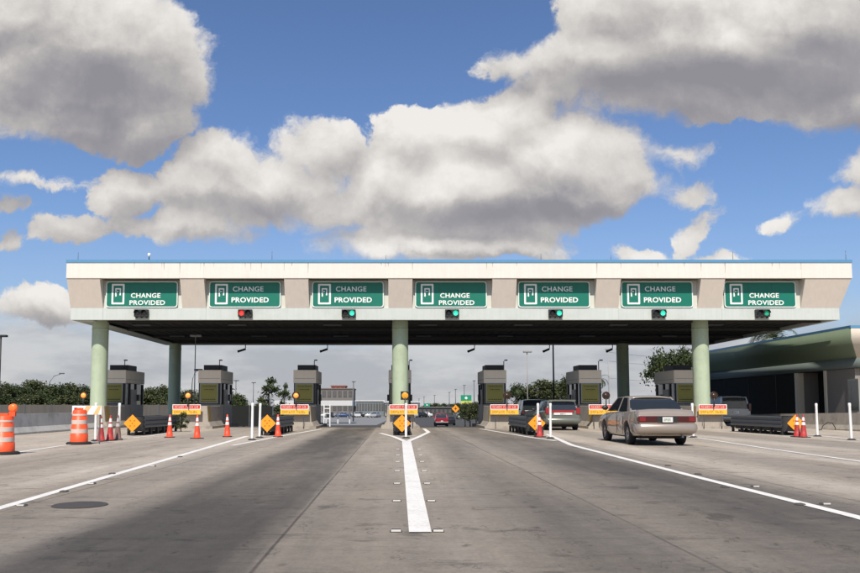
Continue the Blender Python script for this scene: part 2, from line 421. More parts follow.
# middle wedge stripe with the forked nose
def poly(name, pix):
    mb = MB(); q = [G(*p) for p in pix]; mb.add([(v.x, v.y, stripe.z) for v in q], [tuple(range(len(q)))]); stripe.z += .001
    return tag(mb.build(name, paint), kind='structure')
poly('lane_line', [(402, 441), (411, 441), (431.5, 533), (409, 533)])
stripe('lane_line', [(405, 441.6), (394, 437), (380, 433.2)], .2)
stripe('lane_line', [(408, 441.6), (419, 437), (428.5, 432.4), (424, 428.8)], .2)
stripe('lane_line', [(396, 436.3), (416, 436.3)], .16)

# manhole and raised markers
mh = MB().lathe([(0.0, .008), (.30, .008), (.315, .006), (.33, .010), (.345, .002)], n=32)
mo = mh.build('manhole_cover', mat('cast_iron', (.075, .066, .058), .7, var=.3, vs=30, bump=.8)); p = G(80, 505.3); mo.location = (p.x, p.y, .003)
tag(mo, 'round dark iron manhole cover set in the concrete below the left white line', 'manhole cover')
rpm_w = mat('white_marker_lens', (.62, .60, .55), .35, var=.1); rpm_d = mat('dark_marker_base', (.09, .08, .07), .8, var=.2)
def marker(px, py, sc_, lab, lens=True):
    p = G(px, py); e = empty('road_marker', (p.x, p.y, .004), lab, 'road marker', 'raised markers beside the painted lines')
    MB().prism([(-.058 * sc_, 0), (.058 * sc_, 0), (.04 * sc_, .020), (-.04 * sc_, .020)], -.05, .05).build('base', rpm_d, e)
    if lens: MB().box(-.045 * sc_, .045 * sc_, -.056, -.03, .004, .021).build('lens', rpm_w, e)
ordn = ['nearest', 'second', 'third', 'fourth', 'fifth', 'sixth', 'seventh']
ys_ = [531.5, 501.3, 483.8, 471.2, 462, 455.3, 449.5]
for i, yv in enumerate(ys_):
    f_ = (yv - 441) / 92
    marker(402 - 7 * f_ + (1 - f_) * -5 + 1, yv, 1.1, f'{ordn[i]} road marker from the camera on the left of the middle stripe')
    marker(411 + 20 * f_ + 6 + 1.5 * f_, yv, 1.1, f'{ordn[i]} road marker from the camera on the right of the middle stripe')
for i, (px, py) in enumerate([(22, 506), (64, 492), (92, 484), (112, 474), (153, 466.5), (180, 457)]):
    marker(px, py, 1.0, f'{ordn[i]} dark road marker from the camera along the thick left line', lens=(i % 2 == 0))
for i, (px, py) in enumerate([(825, 504.5), (800, 505), (755, 487), (725, 487.5), (698, 474.5), (668, 466)]):
    marker(px, py, 1.0, f'{ordn[i]} small road marker from the camera along the thick right line', lens=(i in (0, 2)))

# ------------------------------------------------------------------ the canopy
DS = 44.72      # sign / lower band plane
DT = 44.05      # top band plane
XL, XR = -18.28, 25.42
DB = 63.5
ISL = [0.3 + 5.8 * k for k in range(-3, 5)]
LANES = [x + 2.9 for x in ISL[:7]]
Z0, Z1, Z2, Z3 = 6.10, 6.77, 8.36, 9.22
canopy = empty('toll_plaza_canopy', (0, 0, 0), 'long cream and pale teal canopy on mint columns spanning all the toll lanes', 'toll canopy')
# top band front: panels between joints
mb = MB(); joints = [XL] + [x for x in ISL[1:]] + [XR]
jj = []
for x in ISL[1:7]: jj += [x - .67, x + .67]
jj = [XL] + jj + [ISL[7] - .9, XR]
for a, b_ in zip(jj[:-1], jj[1:]):
    mb.box(a + (.012 if a > XL else 0), b_ - (.012 if b_ < XR else 0), DT, DT + .35, Z2, Z3)
mb.box(XL + .01, XR - .01, DT + .02, DT + .34, Z2 + .01, Z3 - .01)
mb.box(XL, XL + .35, DT + .36, DB - .36, Z2, Z3); mb.box(XR - .35, XR, DT + .36, DB - .36, Z2, Z3); mb.box(XL, XR, DB - .35, DB, Z2, Z3)
mb.build('upper_band', white_p, canopy)
MB().box(XL - .03, XR + .03, DT - .03, DT + .40, Z3, Z3 + .17).box(XL - .03, XL + .4, DT + .41, DB - .41, Z3, Z3 + .17).box(XR - .4, XR + .03, DT + .41, DB - .41, Z3, Z3 + .17).box(XL - .03, XR + .03, DB - .4, DB + .03, Z3, Z3 + .17).build('roof_edge', blue_p, canopy)
MB().box(XL + .36, XR - .36, DT + .36, DB - .36, Z3 - .35, Z3 - .1).build('roof_deck', conc_l, canopy)
# sloping piers between the recesses
HR = 2.23    # half recess width
edges = [XL] + [v for x in LANES for v in (x - HR, x + HR)] + [XR]
for i in range(0, len(edges), 2):
    mb = MB()
    a, b_ = edges[i], edges[i + 1]
    prof = [(DT + .03, Z2 - .002), (DS + .005, Z1), (DS + .60, Z1), (DS + .60, Z2 - .002)]
    if i == 0: a += .02
    last = i == len(edges) - 2
    b2 = b_ - (.40 if last else 0); b1 = b_ - (.02 if last else 0)
    vs = [(a, y, z) for y, z in prof] + [((b2 if z < Z2 - .1 else b1), y, z) for y, z in prof]
    mb.add(vs, [(0, 1, 2, 3), (7, 6, 5, 4), (0, 4, 5, 1), (1, 5, 6, 2), (2, 6, 7, 3), (3, 7, 4, 0)])
    mb.build('sloping_panel', tan_p, canopy)
mb = MB(); mb.box(edges[1] - .1, edges[-2] + .1, DS + .06, DS + .30, Z1, Z2 - .004); mb.build('recess_wall', jamb_m, canopy)
# lower band
mb = MB()
jl = [XL + .04] + [x - 2.23 for x in LANES] + [XR - .42]
for a, b_ in zip(jl[:-1], jl[1:]): mb.box(a + .008, b_ - .008, DS, DS + .3, Z0, Z1 - .004)
mb.box(XL + .06, XR - .44, DS + .015, DS + .29, Z0 + .01, Z1 - .01)
mb.build('lower_band', teal_p, canopy)
# sides and back
mb = MB(); mb.box(XL + .04, XL + .34, DS + .31, DB - .31, Z0, Z2 - .004); mb.box(XR - .72, XR - .42, DS + .31, DB - .31, Z0, Z1)
mb.add([(XR - .42, DS + .31, Z1), (XR - .42, DB - .31, Z1), (XR - .02, DB - .31, Z2 - .01), (XR - .02, DS + .31, Z2 - .01), (XR - .72, DS + .31, Z1), (XR - .72, DB - .31, Z1), (XR - .32, DB - .31, Z2 - .01), (XR - .32, DS + .31, Z2 - .01)],
       [(0, 1, 2, 3), (7, 6, 5, 4), (0, 4, 5, 1), (1, 5, 6, 2), (2, 6, 7, 3), (3, 7, 4, 0)])
mb.box(XL + .04, XR - .42, DB - .30, DB, Z0, Z2 - .004); mb.build('side_band', teal_p, canopy)
# soffit: ribbed deck panels with shallow beams
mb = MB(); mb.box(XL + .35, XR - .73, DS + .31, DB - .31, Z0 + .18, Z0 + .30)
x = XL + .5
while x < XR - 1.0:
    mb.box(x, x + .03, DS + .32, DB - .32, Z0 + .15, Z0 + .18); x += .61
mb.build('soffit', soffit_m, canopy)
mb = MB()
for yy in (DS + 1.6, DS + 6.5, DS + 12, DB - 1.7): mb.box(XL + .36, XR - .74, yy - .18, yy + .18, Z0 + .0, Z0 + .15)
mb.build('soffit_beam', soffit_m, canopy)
MB().box(XL + .345, XL + 1.1, DS + .32, DB - .32, Z0 - .004, Z0 + .05).build('edge_strip', teal_p, canopy)
# columns
for (k, Y) in ((-3, 46.25), (0, 46.25), (3, 46.25), (-3, 62.1), (0, 62.1), (3, 62.1)):
    zb = zg(Y)
    c = MB().lathe([(.46, zb), (.46, Z0 + .17)], n=40); c.lathe([(.462, Z0 - .45), (.475, Z0 - .44), (.475, Z0 - .36), (.462, Z0 - .35)], n=40)
    c.build('column', mint_p, canopy, loc=(0.3 + 5.8 * k, Y, 0))
# soffit lamps
mb0 = None
for Y in (48.5, 56.5):
    for x in LANES:
        o = MB().box(-.55, .55, -.2, .2, -.10, 0, bev=.03).build('soffit_light', galv, canopy, loc=(x - 1.2, Y, Z0 + .15))
rod_m = mat('thin_metal_rod', (.12, .13, .15), .4, metal=.5)
for px, h in ((78, .45), (272, .5), (386, .3), (541, .4), (611, .3), (733, .5), (846, .55)):
    q = P(px, 262, DT + .2); MB().tube([(0, 0, 0), (0, 0, h)], .012, 6).build('lightning_rod', rod_m, canopy, loc=(q.x, DT + .2, Z3 + .17))
e = empty('roof_antenna', (P(149, 262, DT + .2).x, DT + .2, Z3 + .17), 'small white roof lamp on a short stem above the leftmost sign', 'roof lamp')
MB().tube([(0, 0, 0), (0, 0, .22)], .03, 8).build('stem', mat('dark_stem', (.03, .03, .03), .5), e); MB().lathe([(.0, .42), (.07, .40), (.09, .30), (.06, .2), (0, .19)], n=16).build('head', white_t, e)

# stains that run down from the joints of the upper band
stain = mat('grey_run_stain', (.50, .455, .39), .85, var=.2, vs=6)
rs_ = random.Random(4)
for x in jj[1:-1] + [rs_.uniform(XL + 1, XR - 1) for _ in range(16)]:
    w0 = rs_.uniform(.02, .05); h0 = rs_.uniform(.15, .6)
    MB().add([(x - w0, DT - .002, Z3 - .002), (x + w0, DT - .002, Z3 - .002), (x + w0 * .2, DT - .002, Z3 - h0), (x - w0 * .1, DT - .002, Z3 - h0)], [(0, 1, 2, 3)]).build('water_stain', stain, canopy, fix=False)
# lane signs
def rrect(x0, x1, z0, z1, r, n=5):
    pts = []
    for cx_, cz_, a0 in ((x1 - r, z1 - r, 0), (x0 + r, z1 - r, 90), (x0 + r, z0 + r, 180), (x1 - r, z0 + r, 270)):
        for k in range(n + 1):
            t = R(a0 + 90 * k / n); pts.append((cx_ + r * math.cos(t), cz_ + r * math.sin(t)))
    return pts
SW, SH = 2.02, .745
zc = (Z1 + Z2) / 2 - .035
words = ['leftmost', 'second from the left', 'third from the left', 'middle', 'fifth from the left', 'second from the right', 'rightmost']
sigs = ['dark', 'red', 'green', 'green', 'green', 'green', 'dim']
variant = [0, 1, 1, 0, 1, 1, 0]
def ring(mb, o, i, d0, d1):
    n = len(o); vs = [(p[0], d0, p[1]) for p in o] + [(p[0], d0, p[1]) for p in i] + [(p[0], d1, p[1]) for p in o] + [(p[0], d1, p[1]) for p in i]
    fs = []
    for k in range(n):
        j = (k + 1) % n
        fs += [(k, j, n + j, n + k), (2 * n + k, 3 * n + k, 3 * n + j, 2 * n + j), (k, 2 * n + k, 2 * n + j, j), (n + k, n + j, 3 * n + j, 3 * n + k)]
    mb.add(vs, fs)
def make_sign(var):
    r = empty('lane_sign', (0, DS, zc), '', 'road sign', 'green signs on the canopy front')
    MB().prism(rrect(-SW, SW, -SH, SH, .17), -.035, .055).build('sign_panel', green_s, r)
    b = MB(); ring(b, rrect(-SW, SW, -SH, SH, .17), rrect(-SW + .055, SW - .055, -SH + .055, SH - .055, .13), -.045, -.036); b.build('border', white_thin, r)
    for bx in (-1.9, -.7, .7, 1.9):
        for bz_ in (-.66, .66): MB().disc((bx * .98, -.0365, bz_ * .93), .022, 8, 'y').build('bolt', galv, r, fix=False)
    for bx in (-.67, .67): MB().box(bx - .006, bx + .006, -.037, -.0355, -SH + .06, SH - .06).build('sheet_seam', mat('green_seam', (.003, .09, .06), .5), r)
    b = MB(); ox = -1.32 if var else -1.34
    ring(b, rrect(ox - .36, ox + .36, -.56, .60, .03, 1), rrect(ox - .26, ox + .26, -.46, .50, .02, 1), -.046, -.037)
    ring(b, rrect(ox - .16, ox + .16, .0, .36, .02, 1), rrect(ox - .09, ox + .09, .0, .28, .02, 1), -.044, -.038)
    b.box(ox - .13, ox + .02, -.044, -.038, .13, .19); b.box(ox - .16, ox - .08, -.044, -.038, -.12, 0); b.box(ox + .08, ox + .16, -.044, -.038, -.05, 0)
    b.build('emblem', white_t, r)
    if var:
        text_mb('CHANGE', .39, .18, .31, -.046, bold=.004, wx=1.72).build('lettering', white_t, r)
        text_mb('PROVIDED', .39, .30, -.31, -.046, bold=.011, wx=2.10).build('lettering', white_t, r)
    else:
        text_mb('CHANGE', .36, .22, -.06, -.046, bold=.008, wx=1.66).build('lettering', white_t, r)
        text_mb('PROVIDED', .36, .32, -.465, -.046, bold=.009, wx=2.0).build('lettering', white_t, r)
    return r
lens_off = mat('unlit_lens', (.02, .02, .02), .25, var=.1)
lens = {'red': emis('lit_red_lens', (1.0, .05, .04), .75), 'green': emis('lit_green_lens', (.05, .85, .52), .75), 'dim': emis('dim_green_lens', (.02, .40, .22), .25)}
protos = {}
for i, lx in enumerate(LANES):
    v = variant[i]
    if v not in protos: protos[v] = r = make_sign(v)
    else: r = copy_tree(protos[v])
    r.location = (lx - .05, DS, zc); r['label'] = f'{words[i]} green CHANGE PROVIDED sign, ' + ('above the red signal' if i == 1 else 'in a recess of the canopy front')
    s_ = empty('lane_signal', (lx + (.0 if i else -.02), DS, Z0 + .36), f'{words[i]} black two-lens lane signal on the pale teal band, ' + {'dark': 'both lenses unlit', 'red': 'red lens lit', 'green': 'green lens lit', 'dim': 'green lens dim'}[sigs[i]], 'lane signal', 'lane signals under the green signs')
    MB().box(-.39, .39, -.24, -.02, -.21, .21, bev=.02).build('housing', mat('signal_black', (.02, .022, .02), .5, var=.1), s_)
    for bx in (-.28, 0, .28): MB().box(bx - .025, bx + .025, -.2, .0, -.27, -.21).build('bracket', dark_m, s_)
    for sx in (-1, 1):
        lit = (sx == -1 and sigs[i] == 'red') or (sx == 1 and sigs[i] in ('green', 'dim'))
        l_ = MB().lathe([(0, -.275), (.08, -.27), (.145, -.245)], c=(sx * .19, 0, 0), axis='y').build('lens', lens[sigs[i]] if lit else lens_off, s_)
        vs = []; n = 12; fs = []
        for k in range(n + 1):
            t = R(180 * k / n); vs += [(sx * .19 + .16 * math.cos(t), -.24, .16 * math.sin(t)), (sx * .19 + .165 * math.cos(t), -.40, .165 * math.sin(t) + .0)]
        fs = [(2 * k, 2 * k + 1, 2 * k + 3, 2 * k + 2) for k in range(n)]
        h = MB().add(vs, fs); h.v = [((v_[0]), v_[1], v_[2]) for v_ in h.v]; ho = h.build('hood', MC['signal_black'], s_, fix=False)
        sm = ho.modifiers.new('s', 'SOLIDIFY'); sm.thickness = .012
# hanging cameras at the rear edge
for i, (px, lab) in enumerate(((244, 'leftmost'), (326, 'second from the left'), (473, 'middle'), (548, 'second from the right'), (611, 'rightmost'))):
    q = P(px, 346, DB - .6)
    e = empty('security_camera', (q.x, DB - .6, Z0), f'{lab} dark security camera hanging from the rear edge of the canopy', 'security camera', 'cameras under the canopy')
    MB().tube([(.12, 0, 0), (.12, 0, -.28), (.02, 0, -.38)], .035, 8).build('bracket', pole_d, e)
    b = MB().tube([(-.38, -.25, -.55), (.10, .1, -.35)], .085, 10).build('camera_body', pole_d, e)
    MB().tube([(-.42, -.28, -.565), (-.36, -.24, -.54)], .10, 10).build('hood', dark_m, e)
# long white pole lamp left
# ------------------------------------------------------------------ islands, booths, crash cushions
order = ['leftmost', 'second from the left', 'third from the left', 'middle', 'third from the right', 'second from the right', 'rightmost']
def make_booth():
    r = empty('toll_booth', (0, 48.8, 0), '', 'toll booth', 'toll booths between the lanes')
    W = .66; L = 3.6; zf = zg(52.4) - .1
    MB().box(-W, W, 0, L, zf, 1.36, bev=.01).build('base_wall', booth_g, r)
    MB().box(-W + .07, W - .07, .07, L - .07, 1.36, 2.66).build('glazing', glass_m, r)
    for sx in (-1, 1):
        for yy in (0, .95, 2.1, L - .14): MB().box(sx * W - (.0 if sx < 0 else .12), sx * W + (.12 if sx < 0 else .0), yy, yy + .14, 1.362, 2.66).build('window_post', dark_m, r)
    for sx in (-1, 1): MB().box(sx * (W + .012) - .012, sx * (W + .012) + .012, 1.12, 2.08, .3, 2.3).build('door', booth_g, r)
    b = MB().box(-W - .03, W + .03, -.03, L + .03, 2.68, 3.46); bevel(b.build('roof_cabinet', booth_w, r), .012)
    MB().box(-W + .03, W - .03, -.045, -.031, 2.93, 2.95).build('panel_seam', grey_m, r)
    MB().box(-W - .045, -W - .031, .1, L - .1, 2.9, 2.92).build('panel_seam', grey_m, r); MB().box(W + .031, W + .045, .1, L - .1, 2.9, 2.92).build('panel_seam', grey_m, r)
    MB().box(-W - .035, W + .035, -.036, .03, 2.66, 2.679).build('light_trim', white_t, r)
    u = MB().box(-.52, .60, .6, 2.3, 3.462, 3.80, bev=.02); u.build('roof_unit', ac_m, r)
    for k in range(6): MB().box(-.48, .56, .588, .598, 3.50 + .045 * k, 3.52 + .045 * k).build('louvre', dark_m, r)
    nb = MB().box(-.56, .52, -.045, .0, 1.47, 2.62); nb.build('notice_board', olive_m, r)
    b = MB(); ring(b, rrect(-.58, .54, 1.45, 2.64, .01, 1), rrect(-.53, .49, 1.50, 2.59, .01, 1), -.06, -.046); b.build('board_frame', grey_m, r)
    b = MB()
    for zz, w_ in ((2.44, .40), (2.25, .30), (1.65, .42)):
        xx = -w_
        while xx < w_ - .06:
            l = random.uniform(.05, .12); b.box(xx, xx + l, -.052, -.047, zz, zz + .05); xx += l + .03
    b.build('board_lettering', mat('dark_olive_print', (.05, .05, .02), .6), r)
    MB().box(-.53, .49, -.0515, -.0465, 1.503, 1.545).build('board_strip', dark_m, r)
    MB().tube([(W - .1, .12, 3.46), (W - .1, .12, 4.0), (W - .02, -.05, 4.05)], .025, 8).build('lamp_stem', pole_d, r)
    MB().box(W - .08, W + .10, -.14, .02, 4.02, 4.09).build('lamp_head', pole_d, r)
    # gate arm post and side mirror like equipment at the lane side
    MB().box(W + .02, W + .14, 2.2, 2.6, 1.6, 2.0).build('card_reader', dark_m, r); MB().box(-W - .14, -W - .02, 2.2, 2.6, 1.6, 2.0).build('card_reader', dark_m, r)
    return r
booth0 = make_booth()
def make_block():
    r = empty('island_barrier', (0, 45.2, 0), '', 'concrete barrier', 'concrete island barriers in front of the booths')
    T_, B = .72, 1.0
    prof = [(-B, 0), (B, 0), (B, .10), (.80, .40), (T_, 1.28), (-T_, 1.28), (-.80, .40), (-B, .10)]
    b = MB(); n = len(prof)
    def sec(y, k): return [(p[0] * k, y, p[1]) for p in prof]
    vs = sec(0, .98) + sec(.05, 1) + sec(3.3, 1) + sec(3.45, .99)
    b.add(vs, [tuple(range(n))[::-1]] + [(j * n + i, j * n + (i + 1) % n, (j + 1) * n + (i + 1) % n, (j + 1) * n + i) for j in range(3) for i in range(n)] + [tuple(range(3 * n, 4 * n))])
    bevel(b.build('barrier_body', conc, r), .02)
    st = MB()
    for sx in (-1, 1):
        a = [(.735, .55), (.71, 1.29), (.735, 1.29), (.815, .42), (.82, .40)]
        pl = [(sx * (.80 + .006), .41), (sx * (T_ + .006), 1.275), (sx * (T_ - .03), 1.29), (sx * (T_ + .02), 1.275)]
        st.add([(sx * .806, 0.15, .41), (sx * .726, 0.15, 1.275), (sx * .726, .75, 1.275), (sx * .806, .75, .41)], [(0, 1, 2, 3)])
    so = st.build('yellow_stripe', yel_p, r, fix=False); q = so.modifiers.new('s', 'SOLIDIFY'); q.thickness = .004; q.offset = 0
    MB().prism([(-1.08, 7.2), (-1.08, -.2), (1.08, -.2), (1.08, 7.2)], -.3, .14, axis='z').build('kerb', conc, r)
    MB().box(-.62, .62, 3.4, 3.598, 0.14, 1.0).build('rear_wall', conc, r)
    return r
block0 = make_block()
def letters_row(mb, x0, x1, z, h, seed, y):
    rr = random.Random(seed); x = x0
    while x < x1 - .05:
        for _ in range(rr.randint(3, 6)):
            w_ = h * .62
            if x + w_ > x1: break
            st = h * .16
            mb.box(x, x + st, y - .004, y, z, z + h)
            if rr.random() < .75: mb.box(x + w_ - st, x + w_, y - .0045, y - .0005, z, z + h)
            if rr.random() < .8: mb.box(x, x + w_, y - .005, y - .001, z + h - st, z + h)
            if rr.random() < .6: mb.box(x, x + w_, y - .0055, y - .0015, z, z + st)
            if rr.random() < .5: mb.box(x, x + w_, y - .006, y - .002, z + h * .45, z + h * .45 + st)
            x += w_ + h * .24
        x += h * .55
def make_notice():
    r = empty('island_notice', (0, 0, 0), '', 'warning sign', 'red and yellow notices on the islands')
    MB().box(-.79, .79, 0, .03, .275, .56).build('red_panel', red_t, r)
    MB().box(-.79, .79, 0, .03, 0, .274).build('yellow_panel', yel_t, r)
    b = MB(); ring(b, rrect(-.79, .79, .277, .56, .01, 1), rrect(-.755, .755, .31, .525, .01, 1), -.006, -.0005); b.build('border', white_t, r)
    b = MB(); letters_row(b, -.66, .68, .355, .125, 5, -.001); b.build('lettering', mat('pale_pink_lettering', (.72, .42, .36), .6), r)
    b = MB(); letters_row(b, -.70, .70, .065, .145, 9, -.001); b.build('lettering', mat('brown_lettering', (.45, .20, .04), .6), r)
    for sx in (-.5, .5): MB().tube([(sx, .05, -.8), (sx, .05, .5)], .02, 6).build('support', galv, r)
    return r
notice0 = make_notice()
def make_cushion():
    r = empty('crash_cushion', (0, 34.6, 0), '', 'crash cushion', 'steel crash cushions ahead of the islands')
    L = 5.6; W = .33
    for i in range(5):
        y0 = .5 + i * (L - .5) / 5; y1 = .5 + (i + 1) * (L - .5) / 5 + .12; w_ = W + .02 + .008 * i
        for sx in (-1, 1):
            pts = [(0, .33), (.035, .37), (.035, .42), (-.01, .46), (-.01, .50), (.035, .54), (.035, .60), (-.01, .64), (-.01, .68), (.035, .72), (.035, .78), (0, .82)]
            vs = [(sx * (w_ + p[0]), y0, p[1]) for p in pts] + [(sx * (w_ + p[0] + .012), y1, p[1]) for p in pts]; n = len(pts)
            po = MB().add(vs, [(k, k + 1, n + k + 1, n + k) for k in range(n - 1)]).build('fender_panel', galv, r, fix=False)
            q = po.modifiers.new('s', 'SOLIDIFY'); q.thickness = .012
    for i in range(6):
        y = .5 + i * (L - .5) / 5; MB().box(-W, W, y, y + .06, .30, .80).build('diaphragm', dark_m, r)
        for sx in (-1, 1): MB().box(sx * W - .05, sx * W + .05, y - .02, y + .10, .0, .299).build('foot', blk, r)
    MB().box(-.10, .10, .0, L, .02, .12).build('ground_rail', blk, r)
    for i in range(5):
        y = .75 + i * (L - .6) / 5; MB().box(-W + .03, W - .03, y, y + .72, .16, .76, bev=.04).build('cartridge', blk, r)
    n = 14; b = MB(); vs = []
    for k in range(n + 1):
        t = math.pi * k / n; vs += [(-W * math.cos(t) * 1.05, .55 - .50 * math.sin(t), .18), (-W * math.cos(t) * 1.05, .55 - .50 * math.sin(t), .80)]
    b.add(vs, [(2 * k, 2 * k + 2, 2 * k + 3, 2 * k + 1) for k in range(n)], True); b.build('nose', mat('nose_plastic', (.06, .055, .05), .6, var=.2), r, fix=False)
    d = .375; zc_ = .53
    MB().prism([(0, zc_ - d), (d, zc_), (0, zc_ + d), (-d, zc_)], -.02, .0).build('diamond_marker', orange_d, r)
    b = MB()
    for (ax, az) in ((-.09, .11), (.09, .11), (0, 0), (-.09, -.11), (.09, -.11)): b.disc((ax, -.024, zc_ + az), .035, 12, 'y')
    b.build('diamond_dots', mat('dark_orange_dot', (.55, .14, .01), .5), r, fix=False)
    return r
cushion0 = make_cushion()
amber = emis('lit_amber_lens', (1.0, .30, .05), .75); amber_d = mat('unlit_amber_lens', (.045, .022, .012), .3, var=.15); amber_m = emis('faint_amber_lens', (.75, .32, .02), .12)
def make_beacon(kind):
    r = empty('amber_beacon', (0, 0, 0), '', 'beacon', 'amber beacons on the islands')
    MB().tube([(0, 0, -.62), (0, 0, -.1)], .035, 8).build('post', pole_d, r)
    lm = {'lit': amber, 'off': amber_d, 'square': amber_m}[kind]
    if kind == 'square':
        MB().box(-.24, .24, .0, .12, -.24, .24, bev=.02).build('housing', dark_m, r)
        MB().lathe([(0, -.03), (.12, -.025), (.18, 0)], axis='y', n=20).build('lens', lm, r)
    else:
        MB().lathe([(0, .14), (.15, .13), (.21, .05), (.225, -.02), (.20, -.03)], axis='y', n=24).build('housing', mat('beacon_housing', (.035, .018, .010), .5), r)
        MB().lathe([(0, -.08), (.07, -.07), (.12, -.04), (.14, -.01)], axis='y', n=20).build('lens', lm, r); MB().disc((0, -.005, 0), .215, 24, 'y').build('face', MC['beacon_housing'], r, fix=False)
    return r
for i in range(7):
    k = i - 3; X = ISL[i]
    b_ = booth0 if i == 0 else copy_tree(booth0); b_.location = (X, 48.8, 0)
    b_['label'] = f'{order[i]} toll booth with olive board and dark roof unit'
    if i == 3: b_['label'] = 'middle toll booth almost hidden behind the central mint column'
    q = block0 if i == 0 else copy_tree(block0); q.location = (X, 45.2, 0)
    q['label'] = f'{order[i]} concrete island barrier standing in front of a toll booth'
    if i not in (0,):
        q = notice0 if i == 1 else copy_tree(notice0)
        px = {1: 186.5, 2: 294.5, 3: 403.5, 4: 504.5, 5: 603, 6: 713}[i]
        p = P(px, 414, 44.85); q.location = (p.x, 44.85, .80)
        q['label'] = f'{["", "leftmost", "second from the left", "third from the left", "third from the right", "second from the right", "rightmost"][i]} red and yellow notice on the front of a concrete island'
        if i == 5: q['label'] = 'red and yellow notice half hidden behind the champagne sedan mirror'
        c = cushion0 if i == 1 else (copy_tree(cushion0) if i != 5 else empty('spare', (0, 0, 0), 'x', 'x')); c.location = (X, 34.6, 0)
        c.location.x = X - (.45 if i == 6 else 0); c['label'] = f'{["", "leftmost", "second from the left", "middle", "second from the right", "", "rightmost"][i]} dark steel crash cushion with orange diamond marker'
        if i == 5: bpy.data.objects.remove(c)
    kind = 'square' if i == 3 else ('lit' if i < 3 else 'off')
    e = make_beacon(kind); px = {0: 85.5, 1: 188, 2: 296, 3: 405, 4: 507, 5: 606, 6: 714}[i]
    p = P(px, 395.5, 44.7); e.location = (p.x, 44.7 if i else 44.4, p.z)
    e['label'] = f'{order[i]} ' + {'lit': 'round amber beacon, glowing, on a short post', 'off': 'round beacon, unlit and dark, on a short post', 'square': 'square amber beacon in front of the central column'}[kind]

# white pieces of jersey wall
def jersey(name, pts, h, label, m, wtop=.16, wbot=.62):
    """pts: line of the wall, ground level"""
    mb = MB(); pr = [(-wbot / 2, 0), (-wbot / 2, .09), (-wbot / 2 + .16, .33), (-wtop / 2, h), (wtop / 2, h), (wbot / 2 - .16, .33), (wbot / 2, .09), (wbot / 2, 0)]
    n = len(pr); V = [Vector((p[0], p[1], 0)) for p in pts]; vs = []
    for i, p in enumerate(V):
        d = (V[min(i + 1, len(V) - 1)] - V[max(i - 1, 0)]).normalized(); nr = Vector((d.y, -d.x, 0))
        for a, z in pr: q = p + nr * a; vs.append((q.x, q.y, zg(q.y) + z))
    mb.add(vs, [(i * n + k, i * n + k + 1, (i + 1) * n + k + 1, (i + 1) * n + k) for i in range(len(V) - 1) for k in range(n - 1)])
    mb.add(vs[:n], [tuple(range(n))]); mb.add(vs[-n:], [tuple(range(n))])
    return tag(mb.build(name, m), label, 'concrete barrier')
jersey('jersey_barrier', [(-17.6, 8), (-17.2, 20), (-16.9, 30), (-16.9, 45.1)], .92, 'long pale concrete barrier curving up to the leftmost toll booth', conc_l)
jersey('jersey_barrier', [(23.7, 10), (23.7, 20), (23.7, 40), (23.7, 68)], .95, 'long concrete barrier at the right edge in front of the building', conc)
# ------------------------------------------------------------------ cones, drums, posts
def make_cone(body_m, band_m):
    r = empty('traffic_cone', (0, 0, 0), '', 'traffic cone', 'traffic cones around the islands')
    MB().box(-.19, .19, -.19, .19, 0, .035, bev=.01).build('base', blk, r)
    def R_(z): return .135 - (.135 - .028) * (z - .035) / (.92 - .035)
    MB().lathe([(.155, .03), (.14, .06)] + [(R_(z), z) for z in (.06, .3, .6, .9)] + [(.022, .925), (0, .925)], n=20).build('cone_body', body_m, r)
    MB().lathe([(R_(.50) + .003, .50), (R_(.62) + .003, .62)], n=20).build('reflective_band', band_m, r)
    MB().lathe([(R_(.68) + .003, .68), (R_(.82) + .003, .82)], n=20).build('reflective_band', band_m, r)
    return r
cones = [(99.5, 441.6, 'dull', 'dull red traffic cone beside the white post, left one of three behind the orange drum'),
         (108.5, 440.8, 'dull', 'dull red traffic cone in the middle of the three behind the orange drum'),
         (116.2, 440, 'grim', 'grimy brown traffic cone, right one of the three left of the diamond marker'),
         (168.5, 437.6, 'new', 'orange cone right of the leftmost crash cushion, left one of three spaced cones'),
         (196, 438.8, 'new', 'bright orange cone below the leftmost red and yellow notice'),
         (226.5, 437, 'new', 'lone orange cone closing the second lane, left of two white posts'),
         (277.5, 437, 'new', 'bright orange cone beside the diamond marker of the second crash cushion'),
         (540.5, 437.2, 'dull', 'red cone behind a white post beside the diamond near the green wagon'),
         (799, 437.2, 'dull', 'left one of two red cones standing at the right crash cushion'),
         (805.5, 437.6, 'dull', 'right one of two red cones standing at the right crash cushion')]
cp = {}
band_d = mat('dull_band', (.45, .41, .38), .6, var=.1)
cone_n = 0
for px, py, kd, lab in cones:
    if kd not in cp: cp[kd] = make_cone({'dull': cone_r, 'grim': cone_g, 'new': cone_o}[kd], band_d if kd == 'grim' else cone_w); r = cp[kd]
    else: r = copy_tree(cp[kd])
    p = G(px, py); r.location = (p.x, p.y + .15, 0); r.rotation_euler.z = random.uniform(-.5, .5); r['label'] = lab
    r.rotation_euler.x = random.uniform(-.03, .03); r.rotation_euler.y = random.uniform(-.03, .03)
